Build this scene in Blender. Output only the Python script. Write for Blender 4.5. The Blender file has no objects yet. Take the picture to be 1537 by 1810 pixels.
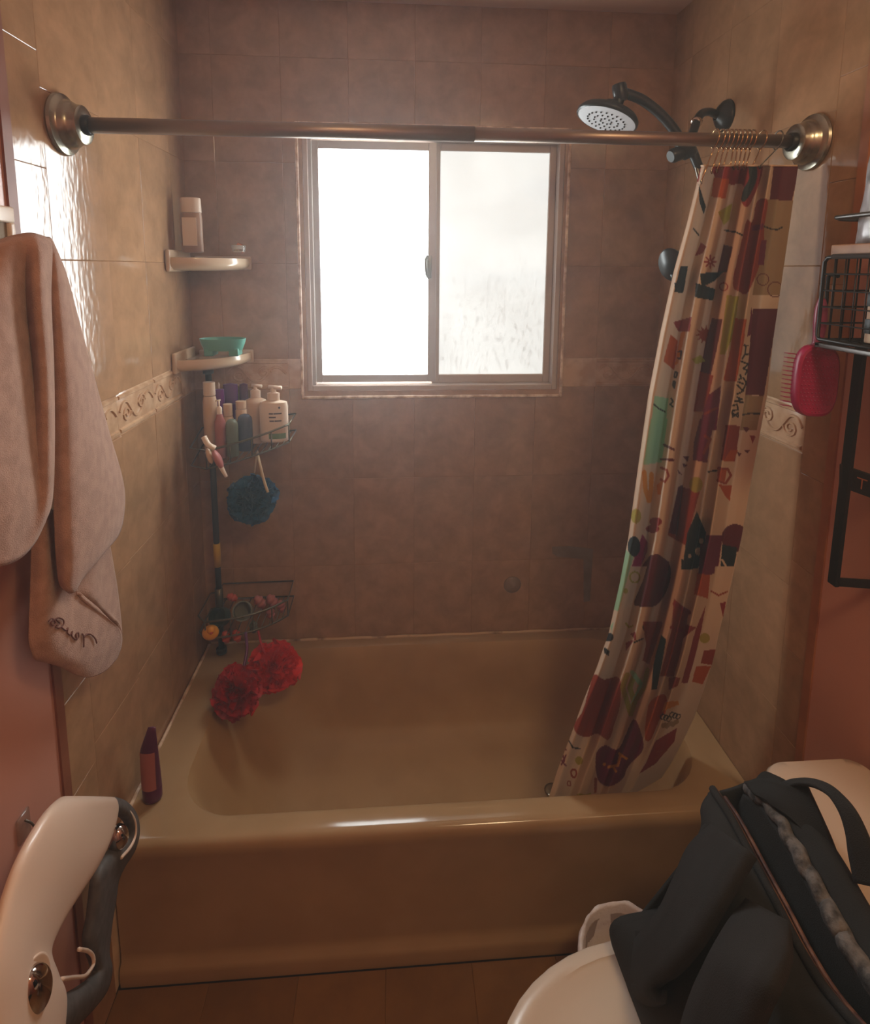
import bpy, bmesh, math, random
import numpy as np
from mathutils import Vector, Matrix, noise

random.seed(7)
S = bpy.context.scene
COL = S.collection
# ------------------------------------------------------------------ camera
CX, CY, CZ = 0.637, -1.1631, 1.6509
YAW, PITCH, ROLL, FPX, PPX, PPY = .0716, -.1414, .0073, 1023.0, 768.5, 620.0
_f = Vector((math.sin(YAW)*math.cos(PITCH), math.cos(YAW)*math.cos(PITCH), math.sin(PITCH)))
_r = Vector((math.cos(YAW), -math.sin(YAW), 0)); _u = _r.cross(_f)
_c, _s = math.cos(ROLL), math.sin(ROLL)
_r, _u = _c*_r + _s*_u, -_s*_r + _c*_u
cam = bpy.data.cameras.new('camera'); camo = bpy.data.objects.new('camera', cam); COL.objects.link(camo)
camo.matrix_world = Matrix(((_r.x, _u.x, -_f.x, CX), (_r.y, _u.y, -_f.y, CY), (_r.z, _u.z, -_f.z, CZ), (0, 0, 0, 1)))
cam.sensor_fit = 'VERTICAL'; cam.sensor_height = 24.0; cam.lens = FPX/1810*24.0
cam.shift_y = -(905-PPY)/1810; cam.shift_x = 0; cam.clip_start = .02
S.camera = camo
# ------------------------------------------------------------------ light, exposure
S.view_settings.view_transform = 'Standard'; S.view_settings.look = 'None'
S.view_settings.gamma = 1; S.view_settings.use_curve_mapping = False
S.view_settings.exposure = 0.12
S.cycles.use_denoising = True
S.cycles.max_bounces = 8; S.cycles.diffuse_bounces = 4; S.cycles.glossy_bounces = 4
S.cycles.sample_clamp_indirect = 4.0
PANE_L, PANE_R = 15.0, .80        # brightness of the daylit frosted panes
W = bpy.data.worlds.new('world'); S.world = W; W.use_nodes = True
W.node_tree.nodes['Background'].inputs['Color'].default_value = (.6, .7, .8, 1)
W.node_tree.nodes['Background'].inputs['Strength'].default_value = .6
VOL = W.node_tree.nodes.new('ShaderNodeVolumeScatter')            # thin scatter volume added for the veil of glare round the window
VOL.inputs['Density'].default_value = .066; VOL.inputs['Anisotropy'].default_value = .55
W.node_tree.links.new(VOL.outputs[0], W.node_tree.nodes['World Output'].inputs['Volume'])
lamp = bpy.data.lights.new('ceiling_lamp', 'AREA'); lamp.shape = 'DISK'; lamp.size = .32
lamp.color = (1.0, .72, .40); lamp.energy = 10.5
lo = bpy.data.objects.new('ceiling_lamp', lamp); COL.objects.link(lo); lo.location = (1.17, -1.14, 2.42)

# ------------------------------------------------------------------ helpers
def at(ax, v, *qs):
    """World points on the plane ax = v seen at photo pixels."""
    i = 'xyz'.index(ax); C = Vector((CX, CY, CZ)); out = []
    for q in qs:
        d = _f + _r*((q[0]-PPX)/FPX) - _u*((q[1]-PPY)/FPX)
        out.append(C + d*((v - C[i])/d[i]))
    return out if len(out) > 1 else out[0]

def lin(c):
    return tuple((x/12.92 if x <= .04045 else ((x+.055)/1.055)**2.4) for x in c)

def mat(name, col, rough=.5, metal=0., col2=None, nscale=8., bump=0., bscale=60., coat=0., trans=0., alpha=1., sheen=0., emit=None, sub=0., mixlo=.4, mixhi=.6, detail=4):
    m = bpy.data.materials.new(name); m.use_nodes = True
    nt = m.node_tree; b = nt.nodes['Principled BSDF']
    c = lin(col)+(1,)
    b.inputs['Base Color'].default_value = c
    b.inputs['Roughness'].default_value = rough; b.inputs['Metallic'].default_value = metal
    b.inputs['Coat Weight'].default_value = coat
    b.inputs['Transmission Weight'].default_value = trans
    b.inputs['Alpha'].default_value = alpha
    if sheen: b.inputs['Sheen Weight'].default_value = sheen
    geo = nt.nodes.new('ShaderNodeNewGeometry')
    if col2 is not None:
        n = nt.nodes.new('ShaderNodeTexNoise'); n.inputs['Scale'].default_value = nscale; n.inputs['Detail'].default_value = detail
        nt.links.new(geo.outputs['Position'], n.inputs['Vector'])
        r = nt.nodes.new('ShaderNodeValToRGB'); r.color_ramp.elements[0].position = mixlo; r.color_ramp.elements[1].position = mixhi
        r.color_ramp.elements[0].color = c; r.color_ramp.elements[1].color = lin(col2)+(1,)
        nt.links.new(n.outputs['Fac'], r.inputs['Fac']); nt.links.new(r.outputs['Color'], b.inputs['Base Color'])
    if bump:
        n2 = nt.nodes.new('ShaderNodeTexNoise'); n2.inputs['Scale'].default_value = bscale; n2.inputs['Detail'].default_value = 3
        nt.links.new(geo.outputs['Position'], n2.inputs['Vector'])
        bp = nt.nodes.new('ShaderNodeBump'); bp.inputs['Strength'].default_value = 1; bp.inputs['Distance'].default_value = bump
        nt.links.new(n2.outputs['Fac'], bp.inputs['Height']); nt.links.new(bp.outputs['Normal'], b.inputs['Normal'])
    return m

ORG = {}
def M(verts, faces): return ([Vector(v) for v in verts], [list(f) for f in faces])
def join(*ms):
    V, F = [], []
    for v, f in ms:
        o = len(V); V += v; F += [[i+o for i in q] for q in f]
    return V, F

def obj(name, geom, material, parent=None, smooth=True, origin=None, label=None, cat=None, group=None, kind=None, solid=0, subsurf=0, bevel=0, auto=None):
    V, F = geom
    V = [Vector(v) for v in V]
    po = ORG[parent.name] if parent else Vector((0, 0, 0))
    if origin is None:
        if parent: origin = po
        else:
            mn = [min(v[i] for v in V) for i in range(3)]; mx = [max(v[i] for v in V) for i in range(3)]
            origin = Vector(((mn[0]+mx[0])/2, (mn[1]+mx[1])/2, mn[2]))
    origin = Vector(origin)
    me = bpy.data.meshes.new(name)
    me.from_pydata([tuple(v-origin) for v in V], [], F); me.validate(); me.update()
    bm = bmesh.new(); bm.from_mesh(me); bmesh.ops.recalc_face_normals(bm, faces=bm.faces); bm.to_mesh(me); bm.free()
    if smooth:
        me.shade_smooth()
        if auto is not None: me.set_sharp_from_angle(angle=math.radians(auto))
    if material: me.materials.append(material)
    o = bpy.data.objects.new(name, me); COL.objects.link(o)
    o.location = origin - po
    if parent: o.parent = parent
    ORG[o.name] = origin
    tag(o, label, cat, group, kind)
    if bevel:
        md = o.modifiers.new('b', 'BEVEL'); md.width = bevel; md.segments = 2; md.limit_method = 'ANGLE'
    if solid:
        md = o.modifiers.new('s', 'SOLIDIFY'); md.thickness = solid; md.offset = 0
    if subsurf:
        md = o.modifiers.new('ss', 'SUBSURF'); md.levels = subsurf; md.render_levels = subsurf
    return o

def tag(o, label=None, cat=None, group=None, kind=None):
    if label: o['label'] = label
    if cat: o['category'] = cat
    if group: o['group'] = group
    if kind: o['kind'] = kind

def thing(name, loc, label, cat, group=None):
    o = bpy.data.objects.new(name, None); COL.objects.link(o); o.location = loc; o.empty_display_size = .02
    ORG[o.name] = Vector(loc); tag(o, label, cat, group); return o

def box(x0, x1, y0, y1, z0, z1):
    v = [(x, y, z) for x in (x0, x1) for y in (y0, y1) for z in (z0, z1)]
    return M(v, [(0, 1, 3, 2), (4, 6, 7, 5), (0, 4, 5, 1), (2, 3, 7, 6), (0, 2, 6, 4), (1, 5, 7, 3)])

def bbox(x0, x1, y0, y1, z0, z1, b=.004, seg=2):
    bm = bmesh.new(); v, f = box(x0, x1, y0, y1, z0, z1)
    vs = [bm.verts.new(p) for p in v]
    for q in f: bm.faces.new([vs[i] for i in q])
    bmesh.ops.recalc_face_normals(bm, faces=bm.faces)
    bmesh.ops.bevel(bm, geom=bm.edges[:], offset=b, segments=seg, affect='EDGES', profile=.5)
    return from_bm(bm)

def from_bm(bm):
    bm.verts.index_update()
    g = ([v.co.copy() for v in bm.verts], [[v.index for v in f.verts] for f in bm.faces]); bm.free(); return g

def prism(poly, fn, h0, h1, b=0, seg=1):
    """2D polygon extruded; fn(u, v, h) gives the 3D point."""
    n = len(poly)
    bm = bmesh.new()
    lo_ = [bm.verts.new(fn(u, v, h0)) for u, v in poly]; hi = [bm.verts.new(fn(u, v, h1)) for u, v in poly]
    bm.faces.new(lo_[::-1]); top = bm.faces.new(hi)
    for i in range(n): bm.faces.new([lo_[i], lo_[(i+1) % n], hi[(i+1) % n], hi[i]])
    bmesh.ops.recalc_face_normals(bm, faces=bm.faces)
    if b: bmesh.ops.bevel(bm, geom=list(top.edges), offset=b, segments=seg, affect='EDGES', profile=.5)
    return from_bm(bm)

def lathe(prof, loc=(0, 0, 0), n=24, axis='z', sx=1, sy=1, rot=0, cap=True):
    """prof: [(r, h)...] revolved about axis at loc."""
    V, F = [], []
    for r, h in prof:
        for k in range(n):
            a = 2*math.pi*k/n
            x, y = r*sx*math.cos(a), r*sy*math.sin(a)
            x, y = x*math.cos(rot)-y*math.sin(rot), x*math.sin(rot)+y*math.cos(rot)
            p = {'z': (x, y, h), 'x': (h, x, y), 'y': (x, h, y)}[axis]
            V.append(Vector(p)+Vector(loc))
    m = len(prof)
    for i in range(m-1):
        for k in range(n):
            F.append([i*n+k, i*n+(k+1) % n, (i+1)*n+(k+1) % n, (i+1)*n+k])
    if cap: F.append(list(range(n))[::-1]); F.append([(m-1)*n+k for k in range(n)])
    return V, F

def xf(geom, m): return [m @ v for v in geom[0]], geom[1]
def axis_mat(loc, direction, up=(0, 0, 1)):
    """matrix taking +z to direction, placed at loc."""
    q = Vector(direction).normalized().to_track_quat('Z', 'Y')
    return Matrix.Translation(Vector(loc)) @ q.to_matrix().to_4x4()

def crv(pts, k=8, closed=False):
    """Catmull-Rom through pts."""
    P = [Vector(p) for p in pts]; n = len(P); out = []
    rng = range(n if closed else n-1)
    for i in rng:
        p0 = P[(i-1) % n] if (closed or i > 0) else P[0]*2-P[1]
        p1, p2 = P[i], P[(i+1) % n]
        p3 = P[(i+2) % n] if (closed or i+2 < n) else P[-1]*2-P[-2]
        for j in range(k):
            t = j/k
            out.append(.5*((2*p1)+(p2-p0)*t+(2*p0-5*p1+4*p2-p3)*t*t+(3*p1-p0-3*p2+p3)*t**3))
    if not closed: out.append(P[-1])
    return out

def tube(pts, r, n=8, closed=False, taper=None):
    P = [Vector(p) for p in pts]; m = len(P); V, F = [], []
    T = []
    for i in range(m):
        a = P[(i-1) % m] if (closed or i > 0) else P[i]; b = P[(i+1) % m] if (closed or i < m-1) else P[i]
        t = (b-a); T.append(t.normalized() if t.length > 1e-9 else Vector((0, 0, 1)))
    ref = Vector((0, 0, 1)) if abs(T[0].z) < .9 else Vector((1, 0, 0))
    nrm = (ref - T[0]*ref.dot(T[0])).normalized()
    for i in range(m):
        if i: nrm = (nrm - T[i]*nrm.dot(T[i])).normalized()
        bn = T[i].cross(nrm); rr = r if taper is None else r*taper(i/(m-1))
        for k in range(n):
            a = 2*math.pi*k/n; V.append(P[i]+(nrm*math.cos(a)+bn*math.sin(a))*rr)
    for i in range(m if closed else m-1):
        for k in range(n):
            j = (i+1) % m; F.append([i*n+k, i*n+(k+1) % n, j*n+(k+1) % n, j*n+k])
    if not closed: F.append(list(range(n))[::-1]); F.append([(m-1)*n+k for k in range(n)])
    return V, F

def crgrid(ctrl, nu, nv, close_u=False):
    """smooth surface through a grid of control points ctrl[row][col]."""
    rows = [crv(r, nu, close_u) for r in ctrl]
    cols = [crv([r[i] for r in rows], nv) for i in range(len(rows[0]))]
    nc, nr = len(cols), len(cols[0])
    V = [cols[c][r] for r in range(nr) for c in range(nc)]; F = []
    for r in range(nr-1):
        for c in range(nc if close_u else nc-1):
            d = (c+1) % nc
            F.append([r*nc+c, r*nc+d, (r+1)*nc+d, (r+1)*nc+c])
    return V, F

def ribbon(L, R, k=6): return crgrid([[a, b] for a, b in zip(L, R)], 4, k)

def sph(loc, r, seg=20, rings=12, sc=(1, 1, 1)):
    g = lathe([(max(1e-4, r*math.sin(math.pi*i/rings)), -r*math.cos(math.pi*i/rings)) for i in range(rings+1)], n=seg)
    return [Vector((v.x*sc[0], v.y*sc[1], v.z*sc[2]))+Vector(loc) for v in g[0]], g[1]

# ------------------------------------------------------------------ materials
def tile_mat(name, a, b, rough=.12, bump=.00034):
    m = bpy.data.materials.new(name); m.use_nodes = True; nt = m.node_tree; P = nt.nodes['Principled BSDF']
    N = nt.nodes.new; L = nt.links.new
    geo = N('ShaderNodeNewGeometry'); oi = N('ShaderNodeObjectInfo')
    add = N('ShaderNodeVectorMath'); add.operation = 'ADD'
    sc = N('ShaderNodeVectorMath'); sc.operation = 'SCALE'; sc.inputs[0].default_value = (7, 13, 5); L(oi.outputs['Random'], sc.inputs['Scale'])
    L(geo.outputs['Position'], add.inputs[0]); L(sc.outputs[0], add.inputs[1])
    n = N('ShaderNodeTexNoise'); n.inputs['Scale'].default_value = 15; n.inputs['Detail'].default_value = 7; n.inputs['Roughness'].default_value = .62; n.inputs['Distortion'].default_value = .3
    L(add.outputs[0], n.inputs['Vector'])
    r = N('ShaderNodeValToRGB'); r.color_ramp.elements[0].position = .34; r.color_ramp.elements[1].position = .66
    r.color_ramp.elements[0].color = lin(a)+(1,); r.color_ramp.elements[1].color = lin(b)+(1,)
    L(n.outputs['Fac'], r.inputs['Fac'])
    hs = N('ShaderNodeHueSaturation'); mr = N('ShaderNodeMapRange'); mr.inputs['To Min'].default_value = .93; mr.inputs['To Max'].default_value = 1.06
    L(oi.outputs['Random'], mr.inputs['Value']); L(mr.outputs[0], hs.inputs['Value']); L(r.outputs['Color'], hs.inputs['Color'])
    L(hs.outputs['Color'], P.inputs['Base Color'])
    P.inputs['Roughness'].default_value = rough
    n2 = N('ShaderNodeTexNoise'); n2.inputs['Scale'].default_value = 85; n2.inputs['Detail'].default_value = 1.0
    mp = N('ShaderNodeMapping'); mp.inputs['Scale'].default_value = (1, 1, .45); L(geo.outputs['Position'], mp.inputs['Vector'])
    L(mp.outputs['Vector'], n2.inputs['Vector'])
    bp = N('ShaderNodeBump'); bp.inputs['Strength'].default_value = 1; bp.inputs['Distance'].default_value = bump
    L(n2.outputs['Fac'], bp.inputs['Height']); L(bp.outputs['Normal'], P.inputs['Normal'])
    return m

def pane_mat(name, strength, tint, dirty):
    """frosted glass with the daylight behind it, dirty and water-marked low down."""
    m = bpy.data.materials.new(name); m.use_nodes = True; nt = m.node_tree; P = nt.nodes['Principled BSDF']
    N = nt.nodes.new; L = nt.links.new
    geo = N('ShaderNodeNewGeometry')
    n = N('ShaderNodeTexNoise'); n.inputs['Scale'].default_value = 5; n.inputs['Detail'].default_value = 5; L(geo.outputs['Position'], n.inputs['Vector'])
    n2 = N('ShaderNodeTexNoise'); n2.inputs['Scale'].default_value = 75; n2.inputs['Detail'].default_value = 2
    mp = N('ShaderNodeMapping'); mp.inputs['Scale'].default_value = (1, 1, .4); L(geo.outputs['Position'], mp.inputs['Vector']); L(mp.outputs[0], n2.inputs['Vector'])
    sx = N('ShaderNodeSeparateXYZ'); L(geo.outputs['Position'], sx.inputs[0])
    low = N('ShaderNodeMapRange'); low.inputs['From Min'].default_value = 1.78; low.inputs['From Max'].default_value = 1.45; L(sx.outputs['Z'], low.inputs['Value'])
    r1 = N('ShaderNodeMapRange'); r1.inputs['From Min'].default_value = .52; r1.inputs['From Max'].default_value = .72; r1.inputs['To Max'].default_value = dirty; L(n2.outputs['Fac'], r1.inputs['Value'])
    mul = N('ShaderNodeMath'); mul.operation = 'MULTIPLY'; L(low.outputs[0], mul.inputs[0]); L(r1.outputs[0], mul.inputs[1])
    r2 = N('ShaderNodeMapRange'); r2.inputs['From Min'].default_value = .35; r2.inputs['From Max'].default_value = .65; r2.inputs['To Min'].default_value = .9; r2.inputs['To Max'].default_value = 1.06; L(n.outputs['Fac'], r2.inputs['Value'])
    sub = N('ShaderNodeMath'); sub.operation = 'SUBTRACT'; L(r2.outputs[0], sub.inputs[0]); L(mul.outputs[0], sub.inputs[1])
    st = N('ShaderNodeMath'); st.operation = 'MULTIPLY'; st.inputs[1].default_value = strength; L(sub.outputs[0], st.inputs[0])
    P.inputs['Emission Color'].default_value = tint+(1,); L(st.outputs[0], P.inputs['Emission Strength'])
    P.inputs['Base Color'].default_value = (.5, .5, .48, 1); P.inputs['Roughness'].default_value = .35
    return m

m_tile = tile_mat('tile_beige', (.60, .46, .335), (.69, .53, .395))
m_border = mat('tile_border', (.80, .66, .53), .18, col2=(.72, .57, .44), nscale=20, bump=.0003, bscale=50)
m_floor = tile_mat('tile_floor', (.48, .33, .17), (.54, .38, .21), .4, .0002)
m_grout = mat('grout', (.90, .80, .66), .85, col2=(.82, .70, .55), nscale=14)
m_grout_d = mat('grout_dark', (.11, .065, .04), .9)
m_pink = mat('pink_paint', (.79, .57, .50), .33, col2=(.76, .54, .47), nscale=3, bump=.00015, bscale=220)
m_terra = mat('terracotta_paint', (.55, .33, .23), .5, col2=(.50, .29, .20), nscale=12)
m_orange = mat('orange_paint', (.66, .42, .26), .5, col2=(.60, .36, .22), nscale=12)
m_white_ceil = mat('ceiling_paint', (.80, .66, .58), .8)
m_tub = mat('tub_enamel', (.68, .56, .42), .12, col2=(.65, .53, .39), nscale=6)
m_basin = mat('basin_enamel', (.71, .57, .40), .55, col2=(.67, .53, .36), nscale=5)
m_caulk_t = mat('old_caulk', (.80, .68, .54), .55, col2=(.40, .24, .14), nscale=16, mixlo=.52, mixhi=.7)
m_caulk = mat('caulk', (.93, .84, .74), .5, col2=(.74, .60, .48), nscale=30)
m_alu = mat('window_aluminium', (.74, .67, .63), .42, metal=.1)
m_alu2 = mat('sash_metal', (.74, .72, .72), .32, metal=.3)
m_latch = mat('latch_metal', (.45, .43, .40), .3, metal=.8)
m_rod = mat('rod_metal', (.60, .53, .48), .42, metal=1.)
m_chrome = mat('nickel', (.66, .64, .58), .27, metal=1.)
m_hook = mat('brass_hook', (.72, .58, .42), .2, metal=1.)
m_black = mat('shower_black', (.10, .11, .11), .32)
m_face = mat('shower_face', (.86, .88, .90), .3)
m_nozzle = mat('nozzle', (.12, .13, .14), .5)
m_ceram = mat('shelf_ceramic', (.82, .72, .60), .2, coat=.3)
m_pole = mat('pole_metal', (.22, .19, .15), .45, metal=.4)
m_wire = mat('caddy_wire', (.36, .33, .26), .35, metal=.6)
m_yellow = mat('label_yellow', (.75, .60, .15), .5)
m_wht = mat('white_plastic', (.88, .80, .72), .35)
m_cream = mat('cream_plastic', (.82, .70, .58), .4)
m_purple = mat('purple_plastic', (.42, .10, .46), .3)
m_plum = mat('plum_plastic', (.34, .05, .26), .3)
m_blue = mat('bluegrey_plastic', (.28, .31, .40), .25)
m_green = mat('greygreen_plastic', (.40, .43, .36), .25)
m_lgreen = mat('label_green', (.40, .52, .36), .5)
m_ink = mat('ink', (.20, .16, .16), .6)
m_tan = mat('tan_plastic', (.64, .50, .40), .4)
m_teal = mat('turquoise_plastic', (.33, .60, .53), .35)
m_bluel = mat('blue_mesh', (.05, .33, .48), .55, col2=(.03, .22, .36), nscale=30)
m_redl = mat('crimson_mesh', (.74, .03, .06), .55, col2=(.60, .02, .06), nscale=30)
m_redo = mat('scarlet_mesh', (.90, .15, .06), .55, col2=(.80, .08, .05), nscale=30)
m_cord = mat('cord', (.75, .66, .52), .8)
m_towel = mat('towel_terry', (.69, .53, .45), .95, col2=(.63, .47, .39), nscale=40, bump=.0016, bscale=520, sheen=.25)
m_thread = mat('embroidery_thread', (.42, .22, .17), .8)
m_seatw = mat('seat_white', (.90, .80, .72), .35, coat=.2)
m_seatg = mat('seat_grey', (.36, .34, .33), .6, col2=(.30, .28, .27), nscale=60)
m_chromed = mat('chrome', (.75, .70, .66), .06, metal=1.)
m_porc = mat('porcelain', (.77, .68, .60), .15, coat=.3)
m_lid = mat('lid_plastic', (.81, .745, .68), .25)
m_bag = mat('bag_black', (.05, .044, .044), .85, col2=(.035, .03, .03), nscale=30, bump=.0006, bscale=700)
m_bagg = mat('bag_charcoal', (.105, .095, .097), .88, col2=(.08, .072, .073), nscale=20, bump=.0008, bscale=600)
m_bagf = mat('bag_lining', (.40, .38, .37), .85, col2=(.16, .15, .15), nscale=55, bump=.002, bscale=160)
m_zip = mat('zip_tape', (.46, .30, .22), .6, col2=(.26, .13, .10), nscale=40)
m_liner = mat('bin_liner', (.84, .78, .76), .35, bump=.003, bscale=60)
m_bin = mat('bin_plastic', (.62, .54, .50), .45)
m_frame = mat('black_steel', (.10, .095, .095), .4, metal=.3)
m_gframe = mat('grey_steel', (.30, .28, .27), .35, metal=.6)
m_wood = mat('shelf_wood', (.62, .44, .30), .5, col2=(.54, .36, .23), nscale=25)
m_foil = mat('foil_pack', (.74, .73, .74), .35, metal=.35, col2=(.52, .50, .50), nscale=22)
m_brush = mat('brush_magenta', (.62, .10, .30), .35)
m_brush2 = mat('brush_handle', (.66, .28, .42), .3)
m_pinktoy = mat('toy_pink', (.66, .38, .36), .5)
m_redtoy = mat('toy_coral', (.72, .30, .22), .5)
m_duck = mat('toy_yellow', (.90, .62, .12), .45)
m_grtoy = mat('toy_grey_green', (.36, .36, .29), .5)
m_dktoy = mat('toy_dark_green', (.16, .22, .18), .5)
m_copper = mat('copper_letter', (.72, .45, .30), .4, metal=.6)
m_clear = mat('clear_plastic', (.92, .88, .84), .15, trans=.9)
m_gold = mat('gold_glint', (.85, .52, .25), .25, metal=1.)  # metal for the made-up glint in the clear dish
m_patch = mat('patch_cement', (.55, .48, .39), .8, col2=(.50, .42, .33), nscale=20)

# ------------------------------------------------------------------ room
D, WX, ZC = .713, 1.52, 2.44
YF = -1.85
HX0, HX1, HZ0, HZ1 = .352, 1.186, 1.246, 2.068       # window opening
st = dict(kind='structure')
TT = .008                                             # tile thickness; the tiled faces are the planes x=0, x=WX, y=D
wall_back = obj('wall_back', join(box(-.1, HX0, D+.0022, D+.12, 0, ZC), box(HX1, WX+.1, D+.0022, D+.12, 0, ZC),
                                  box(HX0, HX1, D+.0022, D+.12, 0, HZ0), box(HX0, HX1, D+.0022, D+.12, HZ1, ZC)), m_grout, smooth=False, **st)
YT = -.109
wall_left = obj('wall_left', box(-.1, -.0022, YF, D+TT, 0, ZC), m_grout, smooth=False, **st)
wall_right = obj('wall_right', box(WX+.0022, WX+.1, YF, D+TT, 0, ZC), m_grout, smooth=False, **st)
wall_front = obj('wall_front', box(-.1, WX+.1, YF-.1, YF, 0, ZC), m_pink, smooth=False, **st)
ceiling = obj('ceiling', box(-.1, WX+.1, YF-.1, D+.12, ZC, ZC+.08), m_white_ceil, smooth=False, **st)
floor = obj('floor', box(-.1, WX+.1, YF-.1, D+.12, -.1, -.0022), m_grout_d, smooth=False, **st)
obj('plaster', box(-.0030, -.0012, YF, YT-.022, 0, ZC), m_pink, wall_left, smooth=False)
obj('plaster', box(WX+.0012, WX+.0030, YF, -.105, 0, ZC), m_pink, wall_right, smooth=False)
obj('trim_1', box(-TT-.002, .003, YT-.024, YT, 0, ZC), m_terra, smooth=False, **st)
obj('trim_2', box(WX-.003, WX+TT+.002, -.105, -.0835, 0, ZC), m_orange, smooth=False, **st)

tile_cache = {}
G = .0021
def rect_minus(u0, u1, v0, v1, hole):
    """cell polygon after cutting the window opening (u0..u1 x v0..v1)."""
    if hole is None: return [(u0, v0), (u1, v0), (u1, v1), (u0, v1)]
    a, b, c, d = hole
    if u1 <= a or u0 >= b or v1 <= c or v0 >= d: return [(u0, v0), (u1, v0), (u1, v1), (u0, v1)]
    li, ri, bi, ti = u0 >= a, u1 <= b, v0 >= c, v1 <= d
    if li and ri and bi and ti: return None
    if li and ri: return rect_minus(u0, u1, v0, c, None) if not bi else rect_minus(u0, u1, d, v1, None)
    if bi and ti: return rect_minus(u0, a, v0, v1, None) if not li else rect_minus(b, u1, v0, v1, None)
    if not li and not bi: return [(u0, v0), (u1, v0), (u1, c), (a, c), (a, v1), (u0, v1)]
    if not li and not ti: return [(u0, v0), (a, v0), (a, d), (u1, d), (u1, v1), (u0, v1)]
    if not ri and not bi: return [(u0, v0), (u1, v0), (u1, v1), (b, v1), (b, c), (u0, c)]
    return [(b, v0), (u1, v0), (u1, v1), (u0, v1), (u0, d), (b, d)]

def place_tile(wall, poly, name, material, side, thick, relief=None):
    us = [p[0] for p in poly]; vs = [p[1] for p in poly]
    if max(us)-min(us) < .012 or max(vs)-min(vs) < .012: return
    uc, vc = (min(us)+max(us))/2, (min(vs)+max(vs))/2
    loc = [(u-uc, v-vc) for u, v in poly]
    key = (side, name, tuple((round(u, 3), round(v, 3)) for u, v in loc))
    fn = {'back': lambda u, v, h: (u, -h, v), 'left': lambda u, v, h: (h, u, v), 'right': lambda u, v, h: (-h, u, v), 'floor': lambda u, v, h: (u, v, h)}[side]
    if key not in tile_cache:
        # inset half a joint
        q = []
        for (u, v) in loc:
            q.append((u, v))
        bm = bmesh.new(); f = bm.faces.new([bm.verts.new((u, v, 0)) for u, v in q]); bmesh.ops.recalc_face_normals(bm, faces=bm.faces)
        bmesh.ops.inset_region(bm, faces=[f], thickness=G*(1.3 if side == 'floor' else 1), use_even_offset=True)
        q = [(v.co.x, v.co.y) for v in f.verts]; bm.free()
        g = prism(q, fn, 0, thick, .0016, 2)
        if relief: g = join(g, relief(fn, thick, max(us)-min(us), max(vs)-min(vs)))
        me = bpy.data.meshes.new(name); me.from_pydata([tuple(v) for v in g[0]], [], g[1]); me.update()
        bm = bmesh.new(); bm.from_mesh(me); bmesh.ops.recalc_face_normals(bm, faces=bm.faces); bm.to_mesh(me); bm.free()
        me.shade_smooth(); me.set_sharp_from_angle(angle=math.radians(35 if relief else 12)); me.materials.append(material)
        tile_cache[key] = me
    o = bpy.data.objects.new(name, tile_cache[key]); COL.objects.link(o); o.parent = wall
    base = {'back': (uc, D+TT, vc), 'left': (-TT, uc, vc), 'right': (WX+TT, uc, vc), 'floor': (uc, vc, -.008)}[side]
    o.location = Vector(base)-ORG[wall.name]
    j = .0035
    if side == 'back': o.rotation_euler = (random.uniform(-j, j), 0, random.uniform(-j, j))
    elif side in ('left', 'right'): o.rotation_euler = (0, random.uniform(-j, j), random.uniform(-j, j))
    if side == 'left' and -.02 < min(us) < 0 and 'border' not in name: o.rotation_euler = (0, random.uniform(-.003, .003), -.030); o.location.x += .0022
    return o

def scroll(fn, thick, w, h):
    """raised rims, a wave and two curls on a border tile."""
    gs = []
    for v in (-h*.40, h*.40): gs.append(tube([fn(-w/2+.004, v, thick), fn(w/2-.004, v, thick)], .0055, 6))
    pts = [(-.46, .05), (-.38, .22), (-.27, .22), (-.18, .02), (-.08, -.2), (.04, -.22), (.14, -.05), (.22, .16), (.33, .22), (.42, .1), (.46, 0)]
    gs.append(tube(crv([fn(a*w, b*h, thick) for a, b in pts], 4), .004, 6))
    for c, s in ((-.28, -1), (.12, 1)):
        sp = []
        for i in range(16):
            a = i*.62; r = .2*h*(1-i/19)
            sp.append(fn(c*w+r*math.cos(a)*1.2, s*.05*h+s*r*math.sin(a), thick))
        gs.append(tube(sp, .0035, 6))
    return join(*gs)

ZJ = [.34, .643, .951, 1.2593, 1.3579, 1.6618, 1.9697, 2.2776, ZC]
def tile_wall(wall, side, ujs, hole=None):
    for i in range(len(ujs)-1):
        for k in range(len(ZJ)-1):
            border = k == 3
            p = rect_minus(ujs[i], ujs[i+1], ZJ[k], ZJ[k+1], hole)
            if p is None: continue
            full = len(p) == 4 and ujs[i+1]-ujs[i] > .19 and abs(p[1][0]-p[0][0]) > .19
            if border: place_tile(wall, p, 'border_tile', m_border, side, TT-.001, scroll if full else None)
            else: place_tile(wall, p, 'tile', m_tile, side, TT)
hole = (HX0, HX1, HZ0, HZ1)
tile_wall(wall_back, 'back', [-.004, .0936, .297, .5003, .7036, .9069, 1.1102, 1.3135, 1.524], hole)
tile_wall(wall_left, 'left', [-.012, .1912, .3945, .5978, D+.0035])
tile_wall(wall_right, 'right', [-.010, .1932, .3965, .5998, D+.0035])
zt = [0.0]
z = 2.032-.2038*9
while z < ZC: zt.append(z); z += .2038
zt.append(ZC)
for i in range(len(zt)-1):
    place_tile(wall_left, rect_minus(YT, -.012, zt[i], zt[i+1], None), 'edge_tile', m_tile, 'left', TT)
    place_tile(wall_right, rect_minus(-.083, -.010, zt[i], zt[i+1], None), 'edge_tile', m_tile, 'right', TT)
for i in range(-1, 8):
    for k in range(6):
        place_tile(floor, rect_minus(max(-.0, .2046*i-.0), min(WX, .2046*(i+1)), -.003-.205*(k+1), -.003-.205*k, None), 'floor_tile', m_floor, 'floor', .008)
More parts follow.
